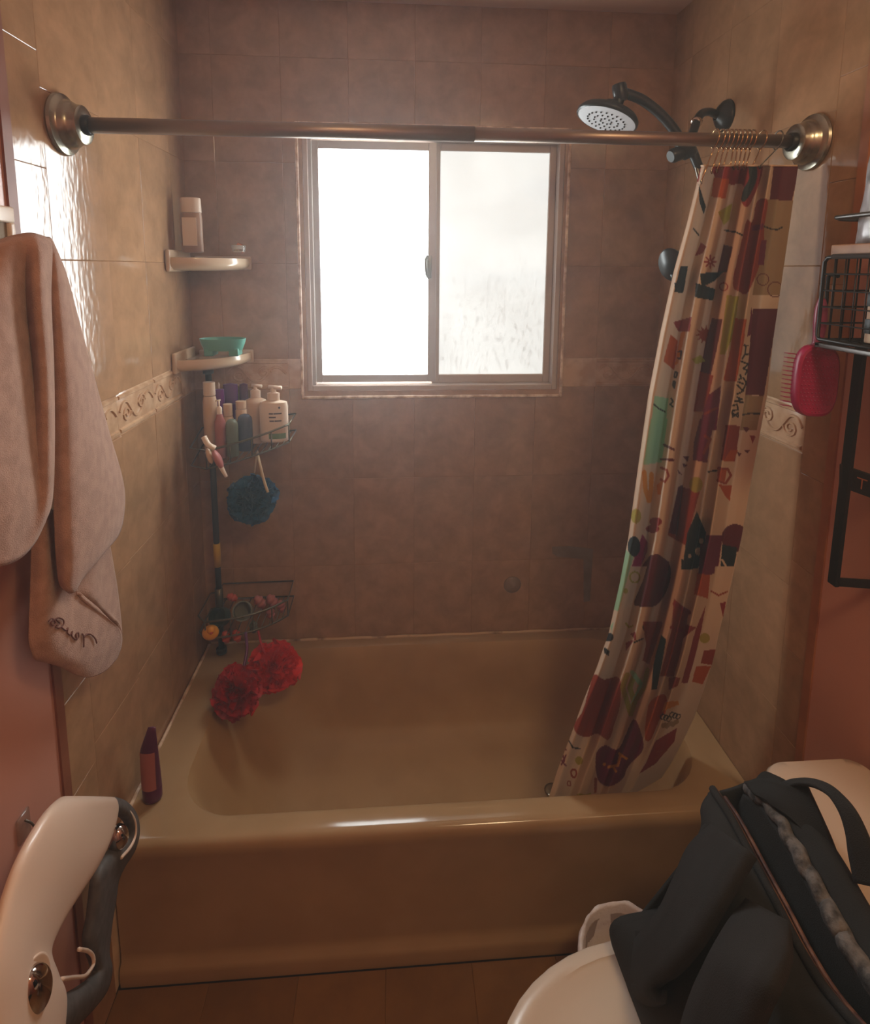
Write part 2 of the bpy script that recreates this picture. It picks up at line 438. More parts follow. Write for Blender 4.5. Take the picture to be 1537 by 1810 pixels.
# repaired L-shaped strip and faint ring on the back wall
patch = [at('y', D, q) for q in ((975, 966), (1005, 965), (1048, 970), (1046, 1000), (1042, 1062), (1031, 1064), (1031, 988), (985, 984), (976, 978))]
obj('cement_patch', prism([(p.x, p.z) for p in patch], lambda u, v, h: (u, D-h, v), -.001, .0015, .0006), m_patch, wall_back, smooth=False, label='grey L-shaped cement patch on the tiles')

# ------------------------------------------------------------------ window
win = obj('window_1', join(box(.356, .372, .716, .80, 1.25, 2.064), box(1.166, 1.182, .716, .80, 1.25, 2.064), box(.372, 1.166, .716, .80, 2.048, 2.064), box(.372, 1.166, .716, .80, 1.25, 1.268)), m_alu, smooth=False, bevel=.002, **st)
def bar4(x0, x1, z0, z1, y0, y1, l, r, b, t):
    return join(box(x0, x0+l, y0, y1, z0, z1), box(x1-r, x1, y0, y1, z0, z1), box(x0+l, x1-r, y0, y1, z0, z0+b), box(x0+l, x1-r, y0, y1, z1-t, z1))
obj('sash', bar4(.384, .775, 1.277, 2.043, .728, .752, .020, .027, .025, .026), m_alu2, win, smooth=False, bevel=.002)
obj('sash', bar4(.764, 1.166, 1.268, 2.048, .752, .776, .024, .022, .028, .024), m_alu, win, smooth=False, bevel=.002)
obj('side_track', box(.372, .382, .722, .79, 1.268, 2.048), m_alu2, win, smooth=False)
obj('pane', box(.403, .749, .742, .746, 1.301, 2.018), pane_mat('pane_left', PANE_L, (.93, 1.0, 1.0), .22), win, smooth=False)
obj('pane', box(.787, 1.145, .762, .766, 1.295, 2.025), pane_mat('pane_right', PANE_R, (.96, 1.0, .97), .26), win, smooth=False)
la, lb = at('y', .722, (757, 452)), at('y', .722, (757, 492))
obj('latch', join(bbox(la.x-.006, la.x+.010, .712, .729, lb.z, la.z, .003), tube(crv([(la.x-.004, .714, la.z), (la.x-.010, .705, la.z-.015), (la.x-.008, .704, lb.z+.015), (la.x, .714, lb.z)], 5), .004)), m_latch, win)
obj('back_board', box(.33, 1.21, .80, .812, 1.22, 2.10), m_alu, win, smooth=False)
# raised caulk ridge round the opening and its sloped reveal
def ring_xz(x0, x1, z0, z1, w, y0, y1):
    return join(bbox(x0, x0+w, y0, y1, z0, z1, .002), bbox(x1-w, x1, y0, y1, z0, z1, .002), bbox(x0+w, x1-w, y0, y1, z0, z0+w, .002), bbox(x0+w, x1-w, y0, y1, z1-w, z1, .002))
obj('trim_3', ring_xz(.336, 1.200, 1.226, 2.092, .009, D-.007, D+.002), m_caulk, **st)
obj('trim_4', join(box(.345, .357, D-.001, .735, 1.235, 2.083), box(1.182, 1.192, D-.001, .735, 1.235, 2.083), box(.357, 1.182, D-.001, .735, 1.235, 1.251), box(.357, 1.182, D-.001, .735, 2.066, 2.083)), m_tile, smooth=False, **st)

# ------------------------------------------------------------------ bathtub
def rrect(x0, x1, y0, y1, r, z, nc=8, ne=10):
    P = []
    def edge(a, b): 
        for i in range(ne): P.append(Vector((a[0]+(b[0]-a[0])*i/ne, a[1]+(b[1]-a[1])*i/ne, z)))
    def arc(cx, cy, a0):
        for i in range(nc): 
            a = a0+math.pi/2*i/nc; P.append(Vector((cx+r*math.cos(a), cy+r*math.sin(a), z)))
    edge((x0+r, y0), (x1-r, y0)); arc(x1-r, y0+r, -math.pi/2)
    edge((x1, y0+r), (x1, y1-r)); arc(x1-r, y1-r, 0)
    edge((x1-r, y1), (x0+r, y1)); arc(x0+r, y1-r, math.pi/2)
    edge((x0, y1-r), (x0, y0+r)); arc(x0+r, y0+r, math.pi)
    return P
tx0, tx1, ty1 = .002, WX-.002, D-.001
loops = []
def tl(yf, z, r=.004): loops.append(rrect(tx0, tx1, yf, ty1, r, z))
tl(.0, .0); tl(-.001, .030); tl(.002, .044); tl(.012, .052); tl(.013, .075); tl(.011, .20); tl(.006, .315); tl(.0, .335); tl(-.0015, .348); tl(-.0005, .359); tl(.004, .367); tl(.011, .3715); tl(.020, .373)
def il(il_, ir, yf, yb, r, z): loops.append(rrect(il_, ir, yf, yb, r, z))
il(.075, 1.455, .045, .69, .10, .3725)
il(.100, 1.440, .060, .675, .13, .372)
il(.110, 1.433, .066, .668, .14, .368)
il(.118, 1.427, .073, .661, .145, .355)
il(.135, 1.420, .080, .653, .15, .31)
il(.185, 1.405, .095, .64, .16, .20)
il(.25, 1.385, .115, .62, .17, .115)
il(.30, 1.365, .145, .59, .16, .082)
il(.36, 1.33, .19, .54, .13, .072)
il(.60, 1.10, .34, .39, .02, .068)
n = len(loops[0]); V = [p for l in loops for p in l]
F = [[i*n+k, i*n+(k+1) % n, (i+1)*n+(k+1) % n, (i+1)*n+k] for i in range(len(loops)-1) for k in range(n)] + [[(len(loops)-1)*n+k for k in range(n)]]
tub = thing('bathtub', (.76, .35, 0), 'almond enamel alcove bathtub with rounded rim under the window', 'bathtub')
NS = len(loops)-8
obj('rim_and_apron', ([p for l in loops[:NS+1] for p in l], [f for f in F[:NS*n]]), m_tub, tub, auto=60)
obj('basin', ([p for l in loops[NS:] for p in l], [[i-NS*n for i in f] for f in F[NS*n:]]), m_basin, tub, auto=60)
obj('drain', lathe([(.001, .0), (.026, .0), (.028, .003), (.02, .005), (.001, .004)], (1.12, .37, .069), 20, cap=False), m_chrome, tub)
# caulk line along the back and left wall
cg = [(x, D-.0065, .374+.0012*math.sin(x*40)) for x in np.linspace(.01, 1.51, 60)]
obj('caulk_bead', tube(cg, .005, 6), m_caulk_t, tub)
obj('caulk_bead', tube([(.0065, y, .374) for y in np.linspace(.02, .70, 20)], .005, 6), m_caulk, tub)

# ------------------------------------------------------------------ shower rod
RY, RZ = .0485, 1.9195
rod = thing('shower_rod', (.76, RY, RZ), 'long bronze-toned shower rod with nickel end flanges across the alcove', 'rod')
obj('rod_tube', join(tube([(.03, RY, RZ), (.80, RY, RZ+.0005)], .0150, 20), tube([(.78, RY, RZ), (1.49, RY, RZ+.001)], .0138, 20)), m_rod, rod)
fl = [(.001, 0), (.056, 0), (.058, .004), (.056, .009), (.047, .013), (.045, .016), (.044, .022), (.040, .028), (.038, .031), (.036, .043), (.031, .046), (.018, .046), (.0165, .040)]
obj('end_flange', lathe(fl, (0, RY, RZ), 40, 'x', cap=False), m_chrome, rod, auto=40)
obj('end_flange', lathe([(r, -h) for r, h in fl], (WX, RY, RZ), 40, 'x', cap=False), m_chrome, rod, auto=40)
obj('rod_socket', lathe([(.019, .02), (.019, .052), (.0155, .055)], (0, RY, RZ), 20, 'x', cap=False), m_frame, rod)
obj('rod_socket', lathe([(.019, -.02), (.019, -.052), (.0155, -.055)], (WX, RY, RZ), 20, 'x', cap=False), m_frame, rod)

# ------------------------------------------------------------------ shower curtain (printed cloth in folds)
LE = [(290, 1240), (302, 1236), (400, 1212), (480, 1190), (590, 1166), (700, 1145), (820, 1128), (950, 1110), (1030, 1095), (1120, 1075), (1180, 1054), (1240, 1030), (1300, 1008), (1360, 985), (1400, 972), (1440, 955)]
RE = [(290, 1411), (302, 1409), (470, 1385), (600, 1366), (700, 1355), (850, 1327), (950, 1310), (1040, 1290), (1120, 1270), (1180, 1258), (1240, 1243), (1300, 1226), (1360, 1203), (1400, 1186), (1440, 1165)]
def itp(T, y): return float(np.interp(y, [t[0] for t in T], [t[1] for t in T]))
# folds: (s, forward offset of the cloth, sideways lean) from left edge to right edge
FS = [0, .05, .10, .17, .24, .30, .36, .42, .48, .55, .61, .67, .72, .77, .84, .92, 1.0]
FD = [-.004, .010, -.030, -.036, .030, .026, -.030, -.034, .022, .026, -.024, -.006, .018, .006, -.006, -.002, .004]
def fold(s, t):
    k = np.interp(s, FS, FD)
    amp = .55+.55*min(1, t*1.6)+.25*t
    return k*amp + .006*math.sin(9*s+5*t)*t
NU, NV = 230, 620
PY0, PY1 = 293, 1432
cv = np.zeros((NV+1, NU+1, 3)); cpx = np.zeros((NV+1, NU+1, 2))
cs = np.linspace(0, 1, NU+1)
sm = np.interp(cs, FS, FD)
ker = np.hanning(13); ker /= ker.sum()
sm = np.convolve(np.pad(sm, 6, 'edge'), ker, 'valid')
for j in range(NV+1):
    t = j/NV; y = PY0+(PY1-PY0)*t
    l, r = itp(LE, y), itp(RE, y)
    yl = .050+.046*t**2; yr = .045+.060*t**2+.11*max(0, t-.72)**1.4/.168
    amp = 1.25+.75*min(1, t*1.6)+.2*t
    if t > .82: amp *= 1-.72*min(1, (t-.82)/.13)
    for i in range(NU+1):
        s = cs[i]
        # sideways gather: cloth bunches towards ridge tops
        x = l+(r-l)*s
        yy = y+ (4*math.sin(s*26+1)+3*math.sin(s*47))*(t if t > .9 else .0)*6*(t-.9) if t > .9 else y
        if s > .35: yy = y-(s-.35)**1.5*110*max(0, (t-.75)/.25)
        yb = yl+(yr-yl)*s**1.3 - sm[i]*amp + .005*math.sin(8*s+6*t)*t
        p = at('y', yb, (x, yy))
        if p.z < .40 and yb < .083: p = at('y', yb+(.083-yb)*min(1, (.40-p.z)/.025), (x, yy))
        cv[j, i] = p; cpx[j, i] = (x, y)
# print: flat colours by shape, in the cloth's own coordinates
CREAM, CREAM2, MAROON, RED, RUST, ORG_, GOLD, TEAL, MINT, PLUM, OLIVE, TAUPE, INK, MAG = [lin(c) for c in (
    (.80, .70, .60), (.76, .62, .52), (.36, .08, .12), (.54, .13, .12), (.56, .20, .10), (.68, .30, .08), (.78, .50, .12), (.09, .14, .15), (.58, .72, .58), (.42, .06, .20), (.62, .56, .20), (.58, .47, .34), (.10, .09, .09), (.58, .08, .30))]
col = np.zeros((NV+1, NU+1, 3)); col[:] = CREAM
sfrac = np.tile(cs, (NV+1, 1))
col[(sfrac > .30) & (sfrac < .62)] = CREAM2
X_, Y_ = cpx[..., 0], cpx[..., 1]
def poly(pts, c):
    if len(pts) >= 7: pts = [(v.x, v.y) for v in crv([(a, b, 0) for a, b in pts], 6, True)]
    inside = np.zeros(X_.shape, bool); n = len(pts)
    for i in range(n):
        (x1, y1), (x2, y2) = pts[i], pts[(i+1) % n]
        if y1 == y2: continue
        cnd = ((y1 > Y_) != (y2 > Y_)) & (X_ < (x2-x1)*(Y_-y1)/(y2-y1)+x1)
        inside ^= cnd
    col[inside] = c
def ell(cx, cy, rx, ry, c, hole_=0):
    d = ((X_-cx)/rx)**2+((Y_-cy)/ry)**2
    col[(d < 1) & (d >= hole_)] = c
def line(pts, w, c):
    for (x1, y1), (x2, y2) in zip(pts, pts[1:]):
        dx, dy = x2-x1, y2-y1; L2 = dx*dx+dy*dy+1e-9
        t = np.clip(((X_-x1)*dx+(Y_-y1)*dy)/L2, 0, 1)
        col[np.hypot(X_-x1-t*dx, Y_-y1-t*dy) < w] = c
def z1(*p): return [(1160+x/5.912, 280+y/5.912) for x, y in p]
def z2(*p): return [(1120+x/5.49, 500+y/5.49) for x, y in p]
def z3(*p): return [(1080+x/5.49, 740+y/5.49) for x, y in p]
def z4(*p): return [(1030+x/5.3, 960+y/5.3) for x, y in p]
def z5(*p): return [(950+x/4.8, 1180+y/4.8) for x, y in p]
# upper part
poly(z1((1150, 430), (1430, 440), (1300, 1430), (1000, 1430)), TAUPE)
poly(z1((1225, 60), (1500, 60), (1415, 440), (1180, 432)), MAROON)
poly(z1((380, 60), (470, 60), (440, 240), (385, 250)), RED)
poly(z1((620, 40), (1095, 40), (980, 472), (890, 462), (905, 280), (770, 272), (620, 212)), RED)
poly(z1((600, 200), (760, 215), (720, 420), (570, 400)), ORG_)
poly(z1((960, 70), (1045, 90), (1035, 250), (940, 430), (885, 440), (905, 330), (965, 210)), TEAL)
poly(z1((640, 560), (790, 470), (760, 640), (700, 700)), OLIVE)
poly(z1((940, 650), (1000, 660), (1050, 450), (1160, 440), (1125, 720), (1110, 1000), (960, 1390), (860, 1390), (795, 1300), (880, 900)), RUST)
poly(z1((1000, 700), (1120, 680), (1110, 740), (1000, 760)), PLUM)
poly(z1((1090, 860), (1150, 850), (1120, 1120), (1060, 1110)), PLUM)
poly(z1((700, 900), (795, 925), (735, 1195), (635, 1185)), MAROON)
line(z1((710, 750), (790, 765), (830, 770), (895, 802)), 1.5, INK)
line(z1((1125, 712), (1200, 738), (1260, 745), (1310, 720)), 1.4, INK)
line(z1((385, 735), (440, 800)), 1.4, INK)
poly(z1((462, 880), (522, 920), (480, 992), (400, 1022)), RED)
cx0, cy0 = z1((560, 1080))[0]
for k in range(8):
    a = k*math.pi/4; line([(cx0+3*math.cos(a), cy0+3*math.sin(a)), (cx0+10*math.cos(a), cy0+11*math.sin(a))], 1.5, RED)
poly(z1((440, 265), (515, 505), (490, 585), (445, 445)), TEAL)
poly(z1((250, 1130), (330, 1120), (280, 1400), (180, 1400)), TEAL)
poly(z1((452, 1200), (705, 1180), (600, 1285), (470, 1345)), TEAL)
for rr in (.0, .5): ell(*z1((1110, 1265))[0], 11, 11, MAROON, .72) ; ell(*z1((1240, 1370))[0], 14, 14, MAROON, .78)
ell(*z1((700, 1340))[0], 8, 8, RED, .55)
# second band
poly(z2((600, 0), (790, 60), (765, 172), (590, 140)), TEAL)
poly(z2((390, 0), (495, 0), (470, 100), (400, 90)), TEAL)
cx0, cy0 = z2((690, 505))[0]
star = []
for k in range(22):
    a = k*math.pi/11; r_ = 17 if k % 2 else 10; star.append((cx0+r_*math.cos(a), cy0+r_*math.sin(a)))
poly(star, RUST)
poly(z2((756, 345), (860, 350), (800, 660), (745, 900), (635, 900), (690, 600)), MAROON)
poly(z2((640, 860), (770, 900), (690, 1255), (575, 1245)), RUST)
poly(z2((900, 120), (1020, 130), (960, 520), (880, 700), (830, 690)), OLIVE)
poly(z2((980, 345), (1095, 350), (1060, 600), (995, 957), (865, 950), (935, 640)), ORG_)
poly(z2((1140, 240), (1175, 480), (1095, 525)), PLUM)
poly(z2((1155, 248), (1400, 248), (1260, 1095), (1080, 1085)), MAROON)
poly(z2((560, 740), (650, 700), (690, 760), (600, 790)), OLIVE)
poly(z2((845, 1000), (838, 1090), (800, 1430), (620, 1430), (690, 1190), (725, 1085)), PLUM)
line(z2((690, 1270), (800, 1215)), 2.2, RUST)
poly(z2((355, 500), (425, 560), (392, 850), (285, 760)), ORG_)
poly(z2((455, 480), (500, 470), (430, 780), (395, 800)), GOLD)
poly(z2((380, 380), (560, 330), (540, 470), (430, 470)), RED)
poly(z2((200, 1095), (335, 1120), (300, 1420), (160, 1420)), MINT)
line(z2((195, 1180), (240, 1220), (300, 1250)), 1.4, INK)
poly(z2((1080, 1090), (1260, 1097), (1190, 1430), (1030, 1430)), TAUPE)
line(z2((1055, 1280), (1130, 1265), (1220, 1270)), 1.4, INK)
# column of black lettering down the cloth
for seg in (((1070, 605), (1105, 610)), ((1085, 610), (1078, 700)), ((1110, 690), (1070, 700), (1050, 740)), ((1040, 760), (1110, 790), (1060, 830)), ((1060, 830), (1100, 850), (1080, 890)),
            ((1030, 890), (1040, 930), (1020, 935)), ((1010, 960), (1060, 980)), ((1060, 920), (1090, 970), (1060, 1040)), ((1000, 990), (1060, 1050), (1000, 1080)),
            ((1000, 1110), (1050, 1130), (980, 1150)), ((980, 1150), (1060, 1160)), ((960, 1190), (1000, 1180), (1010, 1230), (960, 1240)), ((950, 1260), (1010, 1300), (1010, 1260), (960, 1300), (950, 1250))):
    line(z2(*seg), 1.5, INK)
for seg in (((400, 865), (420, 870), (410, 920), (390, 915), (400, 865)), ((385, 950), (400, 960), (392, 1020), (378, 1000), (385, 950)), ((360, 1120), (380, 1150), (350, 1180), (375, 1200)), ((430, 670), (460, 660), (450, 740), (425, 730))):
    line(z2(*seg), 1.5, INK)
# third band
poly(z3((380, 0), (545, 0), (490, 420), (310, 450)), MINT)
poly(z3((320, 0), (385, 0), (240, 690), (215, 690)), CREAM)
line(z3((512, 255), (605, 300)), 2.2, MAROON); line(z3((480, 392), (600, 402)), 2.2, MAROON)
line(z3((480, 475), (540, 500), (555, 560), (520, 615), (480, 590)), 2.0, RUST)
line(z3((320, 520), (330, 680), (365, 800), (385, 690), (390, 540)), 4.0, GOLD)
poly(z3((440, 640), (500, 600), (480, 740), (450, 740)), GOLD)
ell(*z3((240, 945))[0], 9, 13, OLIVE)
poly(z3((690, 365), (755, 365), (740, 420)), MAROON); poly(z3((690, 430), (740, 450), (700, 480)), MAROON); poly(z3((640, 485), (690, 550), (650, 530)), MAROON)
poly(z3((860, 0), (1010, 0), (960, 200), (930, 430), (790, 400), (800, 230)), PLUM)
line(z3((910, 170), (960, 200), (900, 330)), 2.5, RUST)
poly(z3((1110, 60), (1250, 70), (1200, 420), (1060, 400)), RUST)
poly(z3((1160, 300), (1230, 310), (1180, 420), (1090, 410)), ORG_)
poly(z3((1270, 80), (1345, 90), (1310, 135)), MAROON); poly(z3((1340, 160), (1400, 170), (1370, 240)), RED); poly(z3((1215, 320), (1260, 340), (1240, 370)), MAROON); poly(z3((1280, 300), (1350, 300), (1320, 340)), MAROON)
line(z3((940, 515), (1040, 500)), 1.5, INK)
line(z3((1040, 480), (1130, 490), (1160, 550), (1110, 630), (1030, 600)), 2.2, RUST)
poly(z3((1030, 490), (1120, 500), (1100, 620), (1030, 590)), ORG_)
poly(z3((1040, 640), (1170, 650), (1150, 800), (1110, 760)), ORG_)
poly(z3((650, 660), (860, 700), (720, 1230), (545, 1130)), RUST)
poly(z3((650, 660), (700, 640), (640, 1130), (555, 1110)), MAROON)
ell(*z3((820, 640))[0], 12, 14, OLIVE)
ell(*z3((430, 1000))[0], 11, 8, RED); ell(*z3((400, 1070))[0], 12, 7, RED)
poly(z3((300, 1120), (350, 1190), (350, 1280), (290, 1430), (200, 1430)), MAG)
ell(*z3((220, 1240))[0], 11, 18, TEAL)
poly(z3((370, 1330), (450, 1310), (560, 1390), (560, 1430), (300, 1430)), MAROON)
poly(z3((740, 1100), (830, 900), (920, 1110), (850, 1430), (690, 1430)), TEAL)
ell(*z3((872, 1185))[0], 4, 5, CREAM); ell(*z3((845, 1290))[0], 6, 7, CREAM); ell(*z3((760, 1335))[0], 3, 4, CREAM)
poly(z3((920, 1130), (1080, 1130), (1040, 1430), (850, 1430)), PLUM)
ell(*z3((1200, 1160))[0], 24, 25, MAROON)
poly(z3((1075, 1220), (1225, 1250), (1190, 1430), (1060, 1430)), TEAL)
line(z3((1075, 1370), (1110, 1430)), 1.8, CREAM)
# fourth band
poly(z4((400, 60), (470, 130), (330, 640), (280, 620)), MINT)
poly(z4((650, 110), (810, 200), (800, 400), (690, 580), (520, 592), (480, 550), (560, 350)), MAROON)
ell(*z4((485, 320))[0], 10, 11, OLIVE, .5); ell(*z4((400, 450))[0], 4, 5, OLIVE)
poly(z4((920, 150), (1090, 210), (1070, 240), (920, 250)), TEAL)
poly(z4((1100, 0), (1260, 0), (1230, 290), (1080, 300)), PLUM)
poly(z4((1070, 280), (1190, 300), (1170, 520), (1040, 480)), ORG_)
line(z4((1200, 450), (1270, 490), (1350, 455)), 1.5, RUST)
poly(z4((850, 520), (990, 640), (940, 900), (850, 1270), (720, 1260), (830, 800)), RUST)
line(z4((860, 570), (990, 650)), 4, RED); line(z4((830, 790), (930, 820)), 3, RED)
poly(z4((1150, 580), (1110, 800), (980, 1360), (920, 1350), (1050, 820)), RED)
poly(z4((960, 760), (1060, 790), (930, 900)), RED)
poly(z4((1280, 560), (1340, 550), (1310, 700)), RED)
ell(*z4((1140, 890))[0], 9, 9, OLIVE)
poly(z4((1130, 1010), (1270, 990), (1210, 1180), (1100, 1150)), RUST); poly(z4((1060, 1180), (1200, 1190), (1120, 1400), (1020, 1350)), ORG_)
line(z4((400, 750), (430, 790), (465, 775)), 1.5, OLIVE)
ell(*z4((600, 790))[0], 8, 9, TEAL)
poly(z4((400, 930), (490, 900), (400, 1010)), RED); poly(z4((440, 850), (490, 830), (500, 920)), RED); line(z4((480, 930), (560, 895)), 1.5, INK)
poly(z4((560, 730), (750, 740), (620, 1140), (560, 1100), (590, 950)), RUST)
poly(z4((730, 860), (780, 900), (740, 1130), (690, 1390), (640, 1390), (660, 1130)), TEAL)
ell(*z4((240, 880))[0], 9, 8, INK); poly(z4((195, 970), (250, 1010), (240, 1060), (200, 1030)), INK)
poly(z4((255, 780), (285, 740), (270, 830)), MINT)
# bottom
poly(z5((480, 60), (560, 100), (690, 90), (700, 300), (650, 480), (600, 610), (500, 560), (420, 590), (330, 560), (310, 480), (380, 370), (430, 200)), RUST)
for dx in (0, 60): line(z5((760+dx, 60), (720+dx, 170), (760+dx, 300), (790, 400)), 4.5, OLIVE)
line(z5((800, 40), (880, 150), (800, 330)), 4, MINT); line(z5((930, 20), (900, 180), (800, 330)), 4, OLIVE)
poly(z5((810, 450), (880, 600), (890, 760), (770, 880), (720, 990), (620, 1030), (540, 990), (500, 920), (490, 760), (520, 690), (580, 660), (690, 690)), PLUM)
line(z5((700, 750), (680, 850), (600, 850)), 2.5, GOLD); line(z5((690, 740), (755, 805)), 2.0, GOLD); line(z5((640, 850), (665, 905)), 2, GOLD); ell(*z5((565, 820))[0], 3, 3, GOLD)
poly(z5((960, 300), (1080, 260), (1090, 420), (1030, 500), (960, 670), (910, 650), (920, 450)), ORG_)
poly(z5((1080, 330), (1190, 340), (1200, 380), (1050, 420)), GOLD)
for k in range(6): ell(*z5((1060+26*k, 470+18*(k % 3)))[0], 5, 6, INK, .4)
for k in range(5): ell(*z5((1070+26*k, 560+14*(k % 2)))[0], 5, 6, TAUPE)
poly(z5((1110, 100), (1210, 110), (1190, 190), (1110, 220)), RUST)
poly(z5((1000, 700), (1180, 630), (1160, 780), (1000, 960), (860, 1000), (920, 900)), RED)
line(z5((1010, 830), (1090, 850), (1000, 900)), 2.5, RUST)
line(z5((250, 600), (300, 680), (360, 690)), 1.4, INK)
for a, b in (((225, 680), (240, 700)), ((180, 760), (240, 830)), ((240, 740), (200, 820)), ((215, 740), (225, 790))): line(z5(a, b), 1.4, PLUM)
ell(*z5((350, 790))[0], 7, 7, OLIVE); ell(*z5((305, 900))[0], 6, 9, RUST, .3); ell(*z5((265, 990))[0], 4, 5, RUST, .3); ell(*z5((130, 900))[0], 3, 8, RUST); ell(*z5((105, 980))[0], 2, 6, RUST)
poly(z5((330, 1070), (450, 1060), (450, 1120), (330, 1120)), OLIVE)
poly(z5((480, 930), (505, 940), (500, 1060), (478, 1060)), RUST)

idx = np.arange((NV+1)*(NU+1)).reshape(NV+1, NU+1)
F = np.stack([idx[:-1, :-1], idx[:-1, 1:], idx[1:, 1:], idx[1:, :-1]], -1).reshape(-1, 4)
curt = thing('shower_curtain', (1.38, .05, .33), 'cream shower curtain printed with red, teal and orange shapes, bunched at the rod\'s end', 'curtain')
me = bpy.data.meshes.new('curtain_cloth')
me.from_pydata((cv.reshape(-1, 3)-np.array(ORG[curt.name])).tolist(), [], F.tolist()); me.update(); me.shade_smooth()
ca = me.color_attributes.new('print', 'FLOAT_COLOR', 'POINT')
ca.data.foreach_set('color', np.concatenate([col.reshape(-1, 3), np.ones(((NV+1)*(NU+1), 1))], 1).astype(np.float32).ravel())
m_cloth = mat('printed_cloth', (.8, .7, .6), .75)
_nt = m_cloth.node_tree; _a = _nt.nodes.new('ShaderNodeVertexColor'); _a.layer_name = 'print'
_P = _nt.nodes['Principled BSDF']; _nt.links.new(_a.outputs['Color'], _P.inputs['Base Color'])
_tr = _nt.nodes.new('ShaderNodeBsdfTranslucent'); _nt.links.new(_a.outputs['Color'], _tr.inputs['Color'])
_mx = _nt.nodes.new('ShaderNodeMixShader'); _mx.inputs[0].default_value = .14
_nt.links.new(_P.outputs[0], _mx.inputs[1]); _nt.links.new(_tr.outputs[0], _mx.inputs[2]); _nt.links.new(_mx.outputs[0], _nt.nodes['Material Output'].inputs['Surface'])
me.materials.append(m_cloth)
co = bpy.data.objects.new('curtain_cloth', me); COL.objects.link(co); co.parent = curt; ORG[co.name] = ORG[curt.name]
hem = tube([tuple(cv[0, i]) for i in range(0, NU+1, 3)], .0022, 6)
obj('top_hem', hem, m_cream, curt)

# hooks: open ring over the rod with a straight shank to the hem
hk = [(1262, 1240, 318), (1272, 1258, 300), (1280, 1268, 298), (1288, 1277, 296), (1296, 1290, 294), (1303, 1298, 293), (1311, 1305, 293), (1319, 1312, 293), (1327, 1318, 294), (1345, 1330, 292), (1373, 1344, 292)]
for i, (px, bx, by) in enumerate(hk):
    top = at('y', RY, (px, 240)); c = Vector((top.x, RY, RZ+.002)); b = at('y', RY-.022, (bx, by))
    pts = []
    for k in range(13):
        a = math.radians(-70+k*(320/12)); pts.append(c+Vector((.004*math.sin(a*.5), -.0195*math.cos(a), .0195*math.sin(a)+.0005)))
    pts = pts[::-1]
    end = pts[-1]
    shank = [end+(b-end)*t for t in (.3, .65, 1)]
    pts += shank + [b+Vector((.004, .008, -.006)), b+Vector((.006, .016, .001))]
    lab = ['first', 'second', 'third', 'fourth', 'fifth', 'sixth', 'seventh', 'eighth', 'ninth', 'tenth', 'last'][i]+' brass curtain hook on the rod counting from the window side'
    if i == 10: lab = 'dark bronze curtain hook closest to the end flange'
    if i == 9: lab = 'brass curtain hook standing alone beside the cluster'
    obj('curtain_hook', tube(pts, .0016 if i < 10 else .0014, 8), m_hook if i < 10 else m_latch, label=lab, cat='hook', group='curtain hooks on the shower rod')

# ------------------------------------------------------------------ shower
esc = at('x', WX, (1283, 205))
sy = esc.y
sh = thing('overhead_shower', (WX-.02, sy, esc.z), 'black rain shower head with pale round face on a curved arm', 'shower')
def ym(px, y): return at('y', y, px)
Yh = .30
obj('wall_escutcheon', lathe([(.001, 0), (.042, 0), (.040, -.008), (.028, -.020), (.016, -.028), (.013, -.03)], (WX, sy, esc.z), 28, 'x', cap=False), m_black, sh)
wp = [Vector((WX-.02, sy, esc.z)), Vector((WX-.06, sy-.02, esc.z+.004)), Vector((WX-.10, sy-.05, esc.z-.015)), ym((1222, 240), .31), ym((1212, 258), Yh)]
obj('wall_arm', tube(crv(wp, 6), .0105, 14), m_black, sh)
obj('arm_collar', lathe([(.0125, -.004), (.0145, -.002), (.0145, .004), (.0125, .006)], n=16) if False else xf(lathe([(.0125, -.004), (.0145, -.002), (.0145, .004), (.0125, .006)], n=16), axis_mat(crv(wp, 6)[14], crv(wp, 6)[15]-crv(wp, 6)[14])), m_chromed, sh)
dc = ym((1212, 262), Yh)
obj('diverter', join(xf(lathe([(.001, -.026), (.016, -.026), (.021, -.02), (.021, .018), (.017, .024), (.001, .024)], n=20), axis_mat(dc, (.6, 0, -.9))),
                     xf(lathe([(.001, -.022), (.014, -.022), (.018, -.016), (.018, .012), (.001, .014)], n=18), axis_mat(ym((1197, 272), Yh), (1, .2, .4))),
                     xf(lathe([(.001, -.03), (.011, -.03), (.0125, -.024), (.0115, .026), (.001, .03)], n=16), axis_mat(ym((1228, 280), Yh), (.45, 0, -.9)))), m_black, sh, auto=45)
obj('diverter_knob', sph(ym((1195, 276), Yh-.012), .013, 16, 10, (1, .8, 1)) if False else [ (v) for v in sph(ym((1195, 276), Yh-.012), .013, 16, 10)], m_black, sh) if False else None
ap = [ym((1207, 255), Yh), ym((1188, 226), Yh), ym((1165, 200), Yh), ym((1135, 177), Yh), ym((1108, 166), Yh), ym((1096, 163), Yh)]
obj('rain_arm', tube(crv(ap, 6), .0125, 14), m_black, sh)
e = ym((1096, 165), Yh)
obj('elbow', xf(lathe([(.001, -.022), (.016, -.022), (.018, -.015), (.018, .012), (.015, .018), (.001, .018)], n=18), axis_mat(e, (.25, 0, -1))), m_black, sh, auto=40)
neck = [e, ym((1090, 186), Yh), ym((1085, 196), Yh)]
obj('neck', tube(crv(neck, 4), .014, 14), m_black, sh)
hc = ym((1074, 205), Yh)
nd = Vector((-.33, -.07, -.94)).normalized()        # face looks down and a little towards the room
hm = axis_mat(hc, nd) @ Matrix.Scale(1.16, 4)
obj('head_body', xf(lathe([(.001, -.030), (.016, -.030), (.026, -.022), (.060, -.006), (.066, .002), (.066, .008), (.062, .0105)], n=40, cap=False), hm), m_black, sh)
